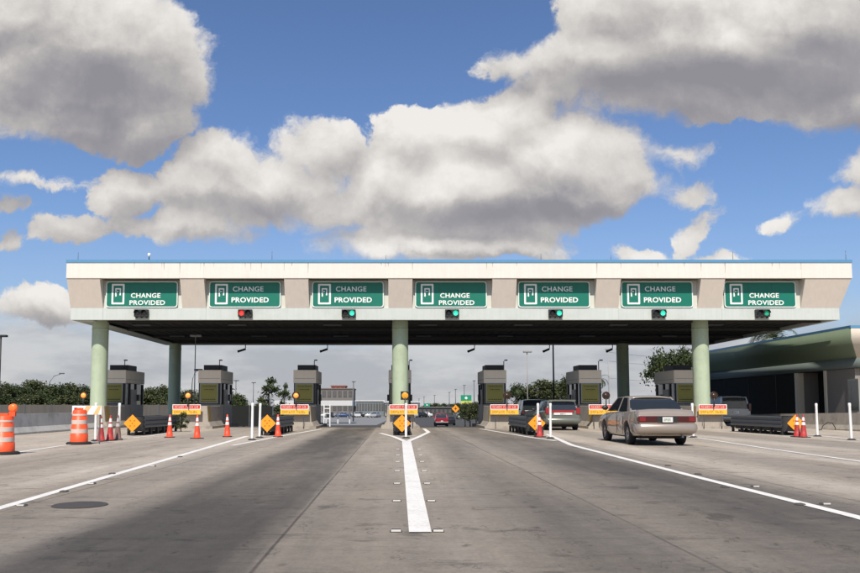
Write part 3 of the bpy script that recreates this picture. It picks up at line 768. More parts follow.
def make_drum():
    r = empty('traffic_drum', (0, 0, 0), '', 'traffic drum', 'orange drums at the left barrier')
    MB().lathe([(.44, .0), (.45, .05), (.40, .075), (.30, .08)], n=28).disc((0, 0, .08), .31).build('base', blk, r)
    prof = [(.315, .08), (.31, .30), (.295, .31), (.292, .53), (.277, .54), (.273, .76), (.258, .77), (.25, .98), (.22, 1.02), (0, 1.03)]
    MB().lathe(prof, n=32).build('drum_body', drum_o, r)
    for a, b_, ra, rb in ((.335, .455, .297, .2955), (.60, .72, .279, .277)):
        MB().lathe([(ra + .001, a), (rb + .001, b_)], n=32).build('reflective_band', drum_w, r)
    MB().lathe([(.262, .85), (.259, .90)], n=32).build('reflective_band', drum_w, r)
    MB().box(-.12, .12, -.03, .03, 1.02, 1.08, bev=.01).build('handle', drum_o, r)
    return r
d0 = make_drum(); p = G(76.5, 444.6); d0.location = (p.x, p.y + .2, 0); d0['label'] = 'orange and white traffic drum beside the barricade board and white post'; d0.scale = (.90, .90, 1.12)
d1 = copy_tree(d0); p = G(-1.0, 454.8); d1.location = (p.x, p.y + .2, 0); d1['label'] = 'orange and white traffic drum at the left picture edge with a lamp on top'; d1.scale = (.92, .92, 1)
b_ = empty('drum_lamp', (d1.location.x + .22, d1.location.y, 1.02), 'round orange warning lamp on top of the leftmost drum', 'warning lamp')
MB().box(-.08, .08, -.04, .04, -.02, .10).build('lamp_case', drum_o, b_); MB().lathe([(0, -.07), (.07, -.06), (.105, -.03), (.115, .03), (.09, .05), (0, .05)], c=(0, 0, .20), axis='y').build('lens', emis('glowing_orange_lens', (.95, .16, .03), .25), b_)
# barricade board
bz = empty('barricade_board', (P(84, 410, 26.9).x, 27.15, 0), 'short orange and white striped barricade board between the drum and a white post', 'barricade')
MB().box(-.50, .50, 0, .03, .98, 1.28, bev=.004).build('board', white_t, bz)
b = MB()
for x0 in (-.12, .28):
    b.add([(x0 - .07, -.003, .985), (x0 + .10, -.003, .985), (x0 + .28 if x0 + .28 < .49 else .49, -.003, 1.275), (x0 + .10, -.003, 1.275)], [(0, 1, 2, 3)])
b.build('stripe', mat('faded_orange_stripe', (.85, .50, .22), .5, var=.1), bz, fix=False)
MB().box(-.43, -.33, -.006, -.001, 1.13, 1.22).build('emblem', cone_r, bz)
b = MB(); letters_row(b, -.30, -.08, 1.07, .06, 3, -.001); b.build('lettering', cone_o, bz)
for sx in (-.44, .44): MB().box(sx - .02, sx + .02, .031, .06, 0, 1.2).build('leg', galv, bz)

posts = [(95.5, 441, 'between the orange drum and three cones'), (118.7, 439.5, 'beside the grimy cone at the left island'), (252, 440, 'nearest of two at the end of the thick left line'),
         (259.5, 437.8, 'right one of two left of the second diamond marker'), (406, 438.2, 'alone in front of the middle crash cushion'), (538, 436.5, 'in front of a red cone near the green wagon'),
         (550.5, 438.4, 'in front of the green wagon bumper'), (693.5, 437.5, 'just right of the champagne sedan'), (817.5, 436.4, 'left one of two at the right barrier'), (851.5, 440, 'rightmost of two at the right barrier')]
def make_post():
    r = empty('marker_post', (0, 0, 0), '', 'marker post', 'white flexible marker posts')
    MB().lathe([(.16, 0), (.16, .02), (.12, .045), (.06, .06)], n=20).disc((0, 0, .058), .06).build('base', blk, r)
    MB().lathe([(.047, .05), (.05, .3), (.047, 1.28), (.052, 1.30), (.052, 1.40), (.04, 1.43), (0, 1.43)], n=16).build('tube', post_w, r)
    return r
p0 = make_post()
for i, (px, py, lab) in enumerate(posts):
    r = p0 if i == 0 else copy_tree(p0); p = G(px, py); r.location = (p.x, p.y, 0); r['label'] = 'white plastic marker post ' + lab
    r.rotation_euler = (random.uniform(-.015, .015), random.uniform(-.012, .012), random.uniform(0, 3)); r.scale = (1, 1, .97)
# ------------------------------------------------------------------ vehicles
tyre_m = mat('tyre_rubber', (.015, .015, .015), .85, var=.15); rim_m = mat('alloy_rim', (.45, .44, .43), .3, metal=.7, var=.1)
red_l = mat('tail_lamp_red', (.20, .012, .015), .15, var=.1, coat=.5); red_d = mat('dark_tail_band', (.06, .008, .008), .15, var=.1, coat=.5)
plate_m = mat('number_plate', (.68, .68, .64), .4, var=.05); trim_d = mat('dark_trim', (.02, .02, .02), .5, var=.1)
def paint_car(name, c, metal=.35): return mat(name, c, .28, metal=metal, var=.015, vs=.7, coat=.8)
def body_section(y, zb, zt, hw, crown=.02, tuck=.9, sh=.92):
    h = zt - zb
    half = [(0, zb), (hw * tuck * .9, zb), (hw * tuck, zb + .02), (hw * .985, zb + .22 * h), (hw, zb + .5 * h), (hw * .99, zb + .78 * h), (hw * .965, zt - .05), (hw * sh, zt - .006), (hw * .5, zt + crown * .7), (0, zt + crown)]
    return [(x, y, z) for x, z in half] + [(-x, y, z) for x, z in half[-2:0:-1]]
def make_car(name, label, cat, paint, S, gh, axles, rw, W, group=None, detail=2):
    """S body sections rear to front, gh greenhouse (yA,yB,yC,yD,zbelt,zroof,inset_base,inset_roof)"""
    r = empty(name, (0, 0, 0), label, cat, group)
    mb = MB(); n = len(body_section(0, 0, 1, 1)); vs = []
    for s in S: vs += body_section(*s)
    mb.add(vs, [(i * n + k, i * n + (k + 1) % n, (i + 1) * n + (k + 1) % n, (i + 1) * n + k) for i in range(len(S) - 1) for k in range(n)], True)
    mb.add(vs[:n], [tuple(range(n))]); mb.add(vs[-n:], [tuple(range(n))[::-1]])
    body = mb.build('body', paint, r)
    # wheel wells cut out of the body
    cut = MB()
    for ya in axles:
        for sx in (-1, 1):
            c = MB().lathe([(0, sx * (W - .30)), (rw + .055, sx * (W - .30)), (rw + .055, sx * (W + .2)), (0, sx * (W + .2))], c=(0, ya, rw + .02), axis='x', n=28); cut.add(c.v, c.f)
    co = cut.build('wheel_well', blk, r)
    if detail > 1:
        bo = body.modifiers.new('b', 'BOOLEAN'); bo.operation = 'DIFFERENCE'; bo.object = co; bo.solver = 'EXACT'
        dg = bpy.context.evaluated_depsgraph_get(); dg.update()
        me = bpy.data.meshes.new_from_object(body.evaluated_get(dg)); body.modifiers.clear(); body.data = me
        me.materials.clear(); me.materials.append(paint)
        for pg in me.polygons: pg.use_smooth = True
        me.set_sharp_from_angle(angle=R(32)) if hasattr(me, 'set_sharp_from_angle') else None
        me.update()
    bpy.data.objects.remove(co)
    MB().box(-W + .28, W - .28, axles[0] - .6, axles[1] + .6, .2, .42).build('underbody', blk, r)
    for ya in axles:
        for sx in (-1, 1):
            t_ = MB().lathe([(rw * .62, -.11), (rw * .93, -.11), (rw, -.075), (rw, .075), (rw * .93, .11), (rw * .62, .11)], axis='x', n=28)
            wh = t_.build('wheel', tyre_m, r, loc=(sx * (W - .135), ya, rw))
            rm = MB().lathe([(0, sx * .07), (rw * .18, sx * .075), (rw * .22, sx * .05), (rw * .56, sx * .07), (rw * .64, sx * .105), (rw * .66, sx * .10)], axis='x', n=20)
            for k in range(7):
                t = 2 * math.pi * k / 7; q = [(sx * .085, rw * .1 * math.cos(t + a) + rr * math.cos(t), rw * .1 * math.sin(t + a) + rr * math.sin(t)) for rr, a in ((rw * .15, 1.57), (rw * .6, 1.57), (rw * .6, -1.57), (rw * .15, -1.57))]
                rm.add(q, [(0, 1, 2, 3)])
            rm.build('rim', rim_m, wh, fix=False)
    yA, yB, yC, yD, zb, zr, wb, wt = gh
    def gw(z): return wb + (wt - wb) * (z - zb) / (zr - zb)
    prof = [(yA, zb - .03), (yA + (yB - yA) * .55, zb + (zr - zb) * .62), (yB, zr - .02), (yC, zr - .02), (yC + (yD - yC) * .5, zb + (zr - zb) * .54), (yD, zb - .03)]
    n = len(prof); vs = [(-gw(z), y, z) for y, z in prof] + [(gw(z), y, z) for y, z in prof]
    g = MB(); g.add(vs, [tuple(range(n)), tuple(range(n, 2 * n))[::-1]] + [(i, i + 1, n + i + 1, n + i) for i in range(n - 1)])
    g.build('window_glass', glass_m, r)
    # roof skin
    rs = []; ny, nx = 8, 8
    rf = MB(); vs = []
    for j in range(ny + 1):
        y = (yB - .10) + (yC + .08 - yB + .10) * j / ny
        for i in range(nx + 1):
            u = -1 + 2 * i / nx; e_ = abs(u) ** 3; f_ = abs(-1 + 2 * j / ny) ** 4
            vs.append((u * (wt + .015), y, zr + .045 - .05 * e_ - .045 * f_))
    rf.add(vs, [(j * (nx + 1) + i, j * (nx + 1) + i + 1, (j + 1) * (nx + 1) + i + 1, (j + 1) * (nx + 1) + i) for j in range(ny) for i in range(nx)], True)
    ro = rf.build('roof', paint, r, fix=False); q = ro.modifiers.new('s', 'SOLIDIFY'); q.thickness = .03; q.offset = -1
    # pillars
    def pillar(y0, y1, t0, t1, nm='pillar'):
        b = MB()
        for sx in (-1, 1):
            z0, z1 = zb - .03, zr
            a = [(sx * (gw(z0) + .012), y0 - t0 / 2, z0), (sx * (gw(z0) + .012), y0 + t0 / 2, z0), (sx * (gw(z1) + .012), y1 + t1 / 2, z1), (sx * (gw(z1) + .012), y1 - t1 / 2, z1)]
            c = [(v[0] - sx * .07, v[1], v[2]) for v in a]
            pb = MB().add(a + c, [(0, 1, 2, 3), (4, 5, 6, 7), (0, 1, 5, 4), (1, 2, 6, 5), (2, 3, 7, 6), (3, 0, 4, 7)]); bevel(pb.build(nm, paint, r), .012)
    cp_ = .34 if yB - yA > .4 else .16
    pillar(yA + cp_ * .5 - .02, yB + .05, cp_, .16); pillar(yD - .06, yC, .10, .07); pillar((yB + yC) / 2 + .02, (yB + yC) / 2, .09, .07)
    # doors seams and handles
    if detail > 1:
        b = MB()
        for y in ((yB + yC) / 2 + .02, yD - .15, axles[0] + .42):
            for sx in (-1, 1): b.box(sx * (W + .001) - .006, sx * (W + .001) + .006, y - .006, y + .006, .32, zb - .06)
        b.build('door_seam', trim_d, r)
        for sx in (-1, 1):
            MB().box(sx * (W + .005) - .012, sx * (W + .005) + .012, -.1, .08, zb - .2, zb - .165, bev=.005).build('door_handle', paint, r)
    for sx in (-1, 1):
        MB().lathe([(0, -.06), (.07, -.05), (.09, .0), (.07, .06), (0, .07)], c=(0, 0, 0), axis='y', n=14).build('wing_mirror', trim_d if detail > 1 else paint, r, loc=(sx * (W + .11), yD - .35, zb + .08)).scale = (1.35, 1, .9)
    return r
# champagne sedan, rear bumper at y = 0
champ = mat('champagne_paint', (.35, .295, .245), .3, metal=.35, var=.012, vs=.7, coat=.7)
W = .975
S = [(.10, .34, .90, .86, .03, .85), (.13, .30, 1.00, .925, .03), (.22, .29, 1.065, .95, .03), (.45, .28, 1.075, .965, .03), (1.0, .25, 1.06, .975, .03), (1.6, .24, 1.03, .975, .02), (2.8, .24, 1.0, .975, .02), (3.7, .24, .97, .97, .03), (4.4, .25, .92, .96, .05), (4.9, .27, .86, .94, .05), (5.22, .3, .76, .90, .03), (5.34, .36, .62, .84, .0)]
sedan = make_car('sedan_car', 'champagne sedan waiting in the fifth lane with wide dark rear tail band', 'car', champ, S, (.98, 1.72, 3.05, 3.85, 1.05, 1.475, .90, .71), (1.25, 4.17), .335, W)
def bumper(r, m, W, z0, z1, y=0.0, name='rear_bumper'):
    n = 14; pr = [(.10, z0), (.0, z0 + .05), (-.035, (z0 + z1) / 2), (-.02, z1 - .04), (.06, z1)]
    pts = [(-W - .005, .62), (-W - .01, .22)] + [(-W + .16 - .17 * math.cos(R(a)), .19 - .17 * math.sin(R(a))) for a in (15, 40, 65, 85)] + [(0, -.03)]
    pts = pts + [(-x, yy) for x, yy in pts[-2::-1]]
    vs = []
    for i, (x, yy) in enumerate(pts):
        a = Vector(pts[max(i - 1, 0)]); b = Vector(pts[min(i + 1, len(pts) - 1)]); d = (b - a).normalized(); nr = Vector((d.y, -d.x))
        for o_, z in pr: vs.append((x - nr.x * o_, y + yy - nr.y * o_, z))
    k = len(pr)
    mb = MB().add(vs, [(i * k + j, i * k + j + 1, (i + 1) * k + j + 1, (i + 1) * k + j) for i in range(len(pts) - 1) for j in range(k - 1)], True)
    o = mb.build(name, m, r, fix=False); q = o.modifiers.new('s', 'SOLIDIFY'); q.thickness = .02; q.offset = -1; return o
bumper(sedan, champ, W - .02, .36, .66, y=-.02)
MB().box(-.90, .90, .02, .3, .655, .90, bev=.03).build('tail_panel', champ, sedan)
for sx in (-1, 1):
    MB().box(min(sx * .33, sx * .935), max(sx * .33, sx * .935), .0, .30, .705, .88, bev=.025).build('tail_lamp', red_d, sedan)
    MB().box(sx * .80 - .1, sx * .80 + .1, -.008, .03, .73, .86, bev=.01).build('lamp_lens', red_l, sedan)
    MB().tube([(sx * .5, .25, .28), (sx * .5, .02, .27)], .03, 8).build('exhaust_pipe', galv, sedan) if sx > 0 else None
MB().box(-.33, .33, .0, .05, .70, .88).build('plate_recess', trim_d, sedan)
MB().box(-.19, .19, -.03, .0, .69, .87).build('plate_frame', trim_d, sedan)
pl = MB().box(-.165, .165, -.038, -.031, .705, .855).build('number_plate', plate_m, sedan)
b = MB(); letters_row(b, -.12, .13, .745, .065, 21, -.040); b.build('plate_lettering', mat('plate_green', (.12, .22, .14), .6), sedan)
MB().box(-.94, .94, .15, .17, .56, .575).build('bumper_seam', trim_d, sedan)
MB().box(-.90, .90, .004, .05, .70, .885, bev=.01).build('lamp_band', red_d, sedan)
sedan.location = (8.66, 25.55, 0); sedan.scale = (.985, .985, 1.075)
# grey green wagon
W = .925
gg = mat('grey_green_paint', (.17, .18, .15), .3, metal=.3, var=.012, vs=.7, coat=.7)
S = [(.08, .36, .98, .86, .02), (.12, .32, 1.03, .90, .02), (.3, .30, 1.04, .92, .02), (1.0, .28, 1.03, .925, .02), (2.6, .26, 1.0, .925, .02), (3.4, .26, .97, .92, .04), (4.1, .3, .88, .89, .04), (4.45, .36, .72, .82, .0)]
suv = make_car('wagon_car', 'grey green wagon at the toll booth with red tail lamps, behind two white posts', 'car', gg, S, (.16, .50, 2.5, 3.3, 1.0, 1.55, .84, .68), (.85, 3.6), .335, W)
bumper(suv, gg, W - .02, .36, .64, y=-.03)
for sx in (-1, 1): MB().box(sx * .80 - .11, sx * .80 + .11, .02, .25, .86, 1.18, bev=.03).build('tail_lamp', mat('bright_tail_lamp', (.28, .02, .025), .2, var=.1, coat=.5), suv)
MB().box(-.6, .6, .06, .12, .93, 1.06).build('garnish', MC['bright_tail_lamp'], suv)
pl = MB().box(-.48, .48, .04, .09, .80, .925, bev=.01).build('plate_panel', plate_m, suv)
b = MB(); letters_row(b, -.15, .16, .83, .06, 4, .038); b.build('plate_lettering', trim_d, pl)
MB().box(-.7, .7, .2, .3, 1.52, 1.6).build('rear_spoiler', gg, suv)
MB().tube([(-.6, .6, 1.63), (-.6, 2.3, 1.64)], .02, 6).build('roof_rail', trim_d, suv); MB().tube([(.6, .6, 1.63), (.6, 2.3, 1.64)], .02, 6).build('roof_rail', trim_d, suv)
suv.location = (8.80, 42.0, 0)
# dark car ahead of it
dkp = paint_car('dark_grey_paint', (.035, .04, .04), .3)
car3 = make_car('dark_car', 'dark car stopped beside the booth just ahead of the grey green wagon', 'car', dkp, S, (.16, .6, 2.4, 3.3, 1.05, 1.63, .84, .70), (.85, 3.6), .335, W, detail=1)
bumper(car3, dkp, W - .02, .36, .64, y=-.03)
for sx in (-1, 1): MB().box(sx * .80 - .1, sx * .80 + .1, .02, .25, .8, 1.0, bev=.03).build('tail_lamp', red_d, car3)
car3.location = (8.55, 48.4, 0)
# silver van in the right lane
W = .96
sv = paint_car('silver_van_paint', (.36, .35, .33), .3)
S = [(.08, .36, 1.08, .90, .02), (.12, .32, 1.12, .93, .02), (.3, .30, 1.13, .955, .02), (1.2, .28, 1.12, .96, .02), (3.0, .28, 1.06, .96, .02), (3.9, .28, 1.0, .94, .05), (4.6, .32, .88, .90, .04), (4.9, .38, .72, .82, .0)]
van = make_car('minivan', 'silver minivan in the shaded rightmost lane behind the mint column', 'van', sv, S, (.14, .36, 3.0, 3.95, 1.12, 1.85, .90, .76), (.95, 3.9), .34, W, detail=1)
bumper(van, sv, W - .02, .38, .66, y=-.03)
for sx in (-1, 1): MB().box(sx * .86 - .07, sx * .86 + .07, .02, .22, .98, 1.42, bev=.02).build('tail_lamp', red_d, van)
pl = MB().box(-.17, .17, .04, .075, .80, .95).build('number_plate', plate_m, van)
b = MB(); letters_row(b, -.13, .14, .845, .06, 14, .038); b.build('plate_lettering', trim_d, pl)
van.location = (21.1, 49.6, 0)
# red pickup far down the road
rp = paint_car('red_pickup_paint', (.33, .02, .035), .2)
S = [(.0, .62, 1.18, .95, .0), (.1, .58, 1.22, .98, .0), (1.9, .55, 1.22, .99, .0), (2.1, .5, 1.22, .99, .02), (3.6, .5, 1.18, .99, .02), (4.6, .5, 1.12, .98, .04), (5.3, .55, .98, .94, .02)]
pk = make_car('pickup_truck', 'red pickup truck driving away through the lane right of the central column', 'pickup', rp, S, (2.0, 2.25, 3.2, 3.9, 1.2, 1.88, .90, .75), (1.1, 4.4), .42, .98, detail=1)
MB().box(-.93, .93, -.12, .02, .55, .72, bev=.02).build('rear_bumper', rim_m, pk)
for sx in (-1, 1): MB().box(sx * .88 - .07, sx * .88 + .07, -.02, .08, .82, 1.15).build('tail_lamp', red_l, pk)
MB().box(-.16, .16, -.03, -.005, .76, .88).build('number_plate', plate_m, pk)
pk.location = (P(442, 425, 117).x, 117, zg(117))
S0 = [(.10, .34, .90, .82, .03), (.22, .29, .98, .86, .03), (1.6, .26, .98, .88, .02), (3.3, .26, .93, .88, .02), (4.2, .3, .80, .85, .02), (4.4, .36, .62, .78, .0)]
GH0 = (.7, 1.3, 2.5, 3.3, .95, 1.42, .80, .64)
fc = []
for nm, c in (('white', (.70, .70, .68)), ('silver', (.40, .41, .42)), ('black', (.02, .02, .022)), ('blue', (.04, .07, .16)), ('beige', (.40, .33, .24))):
    q = make_car('parked_car', '', 'car', paint_car(f'{nm}_far_paint', c, .2), S0, GH0, (.9, 3.4), .32, .88, detail=1, group='cars parked far beyond the plaza'); fc.append((nm, q))
used = set()
def far_car(kind, px, Y, rz, label, group='cars parked far beyond the plaza'):
    nm, src = fc[kind]
    if kind in used: q = copy_tree(src)
    else: q = src; used.add(kind)
    p = P(px, 412, Y); q.location = (p.x, Y, zg(Y)); q.rotation_euler.z = rz; q['label'] = label; q['group'] = group; return q
far_car(2, 450.5, 128, 0, 'dark car driving just right of the red pickup', 'cars on the far road')
far_car(0, 459.6, 190, R(180), 'white car with its front towards us far right of the red pickup', 'cars on the far road')
ords = ['first', 'second', 'third', 'fourth', 'fifth', 'sixth', 'seventh', 'eighth', 'ninth', 'tenth', 'eleventh', 'twelfth']
random.seed(3)
cn = ['white', 'silver', 'black', 'blue', 'beige', 'red']
seq = [(329, 2), (336, 0), (343.5, 1), (351, 3), (358, 0), (365.5, 2), (373, 1), (380.5, 0), (388, 4), (419, 1), (426, 2), (433, 0)]
for i, (px, kd) in enumerate(seq):
    far_car(kd, px, 215 + (i % 3) * 4, R(90 + random.uniform(-20, 20)) if i % 2 else R(random.uniform(-20, 40)), f'{cn[kd]} car parked far away, {ords[i]} from the left in the distant row')

# ------------------------------------------------------------------ building on the right
mintb = mat('shade_darkened_fascia', (.14, .185, .12), .7, var=.06, vs=1.2, streak=.06)  # mint fascia, its base colour darkened to carry the canopy's shade
dkw = mat('wall_painted_shade', (.035, .033, .030), .95, var=.2, streak=.15, spec=.1)  # near-black base colour paints the canopy's shade onto rear wall and recess
wallb = mat('grey_tan_building_wall', (.27, .24, .21), .85, var=.07, vs=1, streak=.05, bump=.3)
bt = mat('teal_fascia_foot', (.13, .16, .15), .7, var=.05, streak=.05)
bld = empty('plaza_building', (0, 0, 0), 'long low building with shade-darkened green flared fascia and blue roof edge at the right', 'building')
XB = 26.9; YA, YB_ = 47.0, 71.0; ZT = 5.86; ZM = 4.15; ZB = 3.55; XF = 60
def fascia(nm, m, prof, x_, y0):
    """prof: (outset, z); outset towards -x and -y from the (x_, y0) corner"""
    mb = MB(); n = len(prof); vs = []
    for o_, z in prof: vs.append((x_ - o_, YB_, z))
    for o_, z in prof: vs.append((x_ - o_, y0 - o_, z))
    for o_, z in prof: vs.append((XF, y0 - o_, z))
    return mb, vs, n
b = MB()
def wrap(nm, m, side_only, prof):
    mb = MB(); n = len(prof)
    a = [(XB + .75 - o_, YB_, z) for o_, z in prof]; c = [(XB + .75 - o_, YA + .75 - o_, z) for o_, z in prof]; d = [(XF, YA + .75 - o_, z) for o_, z in prof]
    vs, fs = [], []
    if side_only in ('side', 'both'):
        k = len(vs); vs += a + c; fs += [(k + i, k + i + 1, k + n + i + 1, k + n + i) for i in range(n - 1)]
    if side_only in ('front', 'both'):
        k = len(vs); vs += c + d; fs += [(k + i, k + i + 1, k + n + i + 1, k + n + i) for i in range(n - 1)]
    o = mb.add(vs, fs, True).build(nm, m, bld, fix=False); q = o.modifiers.new('s', 'SOLIDIFY'); q.thickness = .02; q.offset = 0; return o
wrap('side_fascia', mintb, 'side', [(.75, ZT), (.75, 5.3), (.72, 5.1), (.64, 4.9), (.52, 4.7), (.38, 4.48), (.24, 4.28), (.12, ZM)]); wrap('front_fascia', tan_p, 'front', [(.75, ZT), (.75, 5.2), (.12, ZM)])
wrap('fascia_foot', bt, 'both', [(.12, ZM - .003), (.12, ZB)])
b = MB().box(XB - .03, XB + .4, YA - .03, YB_, ZT, ZT + .16).box(XB + .4, XF, YA - .03, YA + .4, ZT, ZT + .158); b.build('roof_edge', blue_p, bld)
b = MB().box(XB + .9, XF, YA + .9, YB_ - .1, ZT - .5, ZT - .3); b.build('roof_deck', conc, bld)
b = MB().box(XB + .64, XF, YA + .64, YB_, ZB - .02, ZB + .1); b.build('soffit', soffit_m, bld)
WX = 27.6
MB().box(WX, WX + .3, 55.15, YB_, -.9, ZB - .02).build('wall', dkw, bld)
MB().box(WX, WX + .3, YA + 1.0, 51.4, -.5, ZB - .02).build('wall', wallb, bld)
MB().box(WX + .31, XF, YA + 1.0, YA + 1.3, -.5, ZB - .02).build('wall', wallb, bld)
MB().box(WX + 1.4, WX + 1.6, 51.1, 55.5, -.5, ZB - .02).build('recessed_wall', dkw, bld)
MB().box(WX + .38, WX + 1.39, 54.85, 55.1, -.5, ZB - .025).build('recess_side', wallb, bld)
MB().box(WX - .08, WX + .38, 54.8, 55.15, -.3, ZB - .03).build('pilaster', jamb_m if False else booth_w, bld)
MB().box(WX - .08, WX + .38, 51.15, 51.4, -.3, ZB - .03).build('pilaster', booth_w, bld)
MB().box(WX + 1.33, WX + 1.39, 52.2, 53.3, -.05, 2.3).build('door', dark_m, bld)
wf = MB().box(WX - .05, WX - .005, 47.6, 48.75, .9, 2.9).build('window', grey_m, bld); MB().box(WX - .06, WX - .052, 47.7, 48.65, 1.0, 2.8).build('pane', glass_m, wf)
for y in (58, 62.5, 67): MB().box(WX - .02, WX - .004, y, y + .03, 0, ZB - .05).build('wall_joint', dark_m, bld)
h = empty('cable_loop', (P(828, 430, 42).x, 42.0, 0), 'thin black cable loop on the ground by the right barrier', 'cable')
hp = [(-.5, 0, .02), (-.35, 0, .04), (-.25, 0, .25), (0, 0, .42), (.25, 0, .38), (.38, 0, .15), (.4, 0, .02)]
MB().tube(hp, .022, 8).build('cable', blk, h)

# ------------------------------------------------------------------ fence, far buildings, poles, signs
fence_m = mat('brown_grey_fence', (.10, .09, .08), .9, var=.2, vs=1, streak=.3)
def fence(X0, X1, Y, h, label, m=fence_m, step=2.4):
    r = empty('boundary_fence', (X0, Y, zg(Y)), label, 'fence')
    x = 0; L = X1 - X0; b = MB()
    while x < L - .01:
        x2 = min(x + step, L)
        b.box(x + .06, x2 - .06, -.03, .03, .05, h); x = x2
    b.build('panel', m, r)
    x = 0
    while x <= L + .01: MB().box(x - .055, x + .055, -.05, .05, -.2, h + .06).build('post', galv, r); x += step
    return r
fence(-62, -16.5, 72, 1.95, 'long brown grey fence beyond the leftmost barrier below the trees')
fence(P(226, 410, 82).x, P(274, 410, 82).x, 82, 2.1, 'dark fence closing the view between the second and third booths', mat('dark_green_fence', (.009, .011, .009), .9, var=.3))
wb_m = mat('white_far_wall', (.55, .55, .53), .7, var=.06); gl_f = mat('far_grey_glass', (.11, .105, .10), .2, var=.4, vs=.6)
def far_building(name, label, px0, px1, ztop, Y, d, m, roof_m, wins=6, cat='building'):
    a = P(px0, 410, Y).x; c = P(px1, 410, Y).x; z = zg(Y)
    r = empty(name, ((a + c) / 2, Y, z), label, cat); hw = (c - a) / 2; H = ztop - z
    MB().box(-hw, hw, 0, d, 0, H - .25).build('wall', m, r); MB().box(-hw - .25, hw + .25, -.25, d + .25, H - .245, H + .1).build('roof', roof_m, r)
    rows = max(1, int(H // 3.4)); s = 2 * hw / wins
    for j in range(rows):
        for i in range(wins):
            wz = H * (j + .35) / rows; f = MB().box(-hw + s * i + s * .18, -hw + s * (i + 1) - s * .18, -.06, -.002, wz, wz + H / rows * .45).build('window', dark_m, r)
            MB().box(-hw + s * i + s * .22, -hw + s * (i + 1) - s * .22, -.07, -.061, wz + .08, wz + H / rows * .45 - .08).build('pane', gl_f, f)
    return r
tanb = mat('far_tan_wall', (.17, .155, .14), .8, var=.06); brick = mat('far_red_brick', (.30, .10, .075), .8, var=.12)
far_building('office_building', 'distant tan office block with a flat roof behind the white canopy', 316, 353, 1.27 + 17.5 * 260 / 800, 260, 16, tanb, mat('far_brown_roof', (.16, .13, .11), .8), 7)
far_building('brick_building', 'distant red brick block rising above the tan office', 331, 345, 1.27 + 20.3 * 300 / 800, 300, 12, brick, brick, 3)
far_building('white_hall', 'low white hall with pale roof behind the parked cars left of the central column', 356, 384, 1.27 + 5.5 * 240 / 800, 240, 20, mat('far_pale_wall', (.16, .18, .185), .6, var=.1, vs=.5), wb_m, 10)
far_building('white_hall', 'second low white hall partly behind the central column', 384.5, 420, 1.27 + 4.2 * 236 / 800, 236, 20, MC['far_pale_wall'], wb_m, 11)
far_building('low_shed', 'long low dark shed right of the central column', 414, 452, 1.27 - 1.0 * 230 / 800, 232, 12, mat('far_dark_wall', (.05, .05, .05), .8), mat('far_grey_roof', (.12, .12, .12), .8), 9)
def far_canopy(px0, px1, Y, z0, z1, label, n=4):
    a = P(px0, 402, Y).x; c = P(px1, 402, Y).x; r = empty('white_canopy', (a, Y, zg(Y)), label, 'canopy'); g = zg(Y)
    bevel(MB().box(0, c - a, 0, 7, z0 - g, z1 - g).build('roof', wb_m, r), .05)
    for i in range(n):
        x = .6 + (c - a - 1.2) * i / (n - 1); MB().box(x - .12, x + .12, 2, 2.24, 0, z0 - g - .003).build('leg', wb_m, r)
    return r
far_canopy(274, 352.5, 140, 1.27 + .2 * .175, 1.27 + 5.4 * .175, 'long white flat canopy roof on posts beyond the third booth', 7)
far_canopy(256, 274, 110, 1.27 - 2.5 * .1375, 1.27 - .8 * .1375, 'short lower white canopy roof beside the two white posts', 3)
# white gate frame near x 325-330
gf = empty('white_gate', (P(327, 412, 95).x, 95, zg(95)), 'small white post gate just right of the third booth', 'gate')
for x in (-.35, .35): MB().box(x - .06, x + .06, -.06, .06, 0, 2.6).build('post', post_w, gf)
for z in (.9, 1.5, 2.1): MB().box(-.285, .285, -.03, .03, z, z + .1).build('rail', post_w, gf)

def lamp_pole(px, py_top, Y, label, arm=0.0, r=.07, m=None, head=True):
    m = m or pole_g; p = P(px, py_top, Y); z0 = zg(Y); H = p.z - z0
    e = empty('lamp_pole', (p.x, Y, z0), label, 'lamp post', 'lamp posts around the plaza')
    if arm:
        pts = [(0, 0, 0), (0, 0, H * .72), (arm * .08, 0, H * .84), (arm * .4, 0, H * .95), (arm, 0, H)]
        MB().tube(pts, [r, r * .8, r * .7, r * .6, r * .5], 8).build('pole', m, e); MB().box(min(arm, arm * 1.0) - .3, arm + .3, -.12, .12, H - .06, H + .08, bev=.03).build('lamp_head', m, e)
    else:
        MB().tube([(0, 0, 0), (0, 0, H)], [r, r * .7], 8).build('pole', m, e)
        if head: MB().box(-.35, .45, -.2, .2, H, H + .16, bev=.04).build('lamp_head', m, e)
    return e
lamp_pole(1, 337, 60, 'tall dark lamp post at the left picture edge', r=.09, m=pole_d)
lamp_pole(49, 373.5, 100, 'curved arm street lamp rising from the left trees', arm=1.6, r=.07)
lamp_pole(195.6, 337, 56.5, 'thin white mast rising between the second booth and the left rear column', r=.045, m=mat('white_mast', (.6, .6, .58), .5))
lamp_pole(192.3, 370, 58, 'short grey lamp with small arm left of the second booth', arm=.45, r=.035)
lamp_pole(236, 381, 130, 'faint lamp post left of the spiky tree', r=.09)
lamp_pole(253.5, 383, 150, 'second faint lamp post just left of the spiky tree', r=.09)
lamp_pole(353.5, 382, 160, 'grey lamp post at the corner of the tan office', r=.13)
lamp_pole(527, 352.5, 75, 'pale tall lamp post between the third booth from the right and trees', r=.06, m=mat('pale_pole', (.30, .29, .27), .5))
lamp_pole(553, 340, 66, 'dark slim pole running up behind the canopy edge', r=.085, m=pole_d, head=False)
lamp_pole(608, 350, 110, 'pale slender pole left of the right rear column', r=.07, m=MC['pale_pole'])
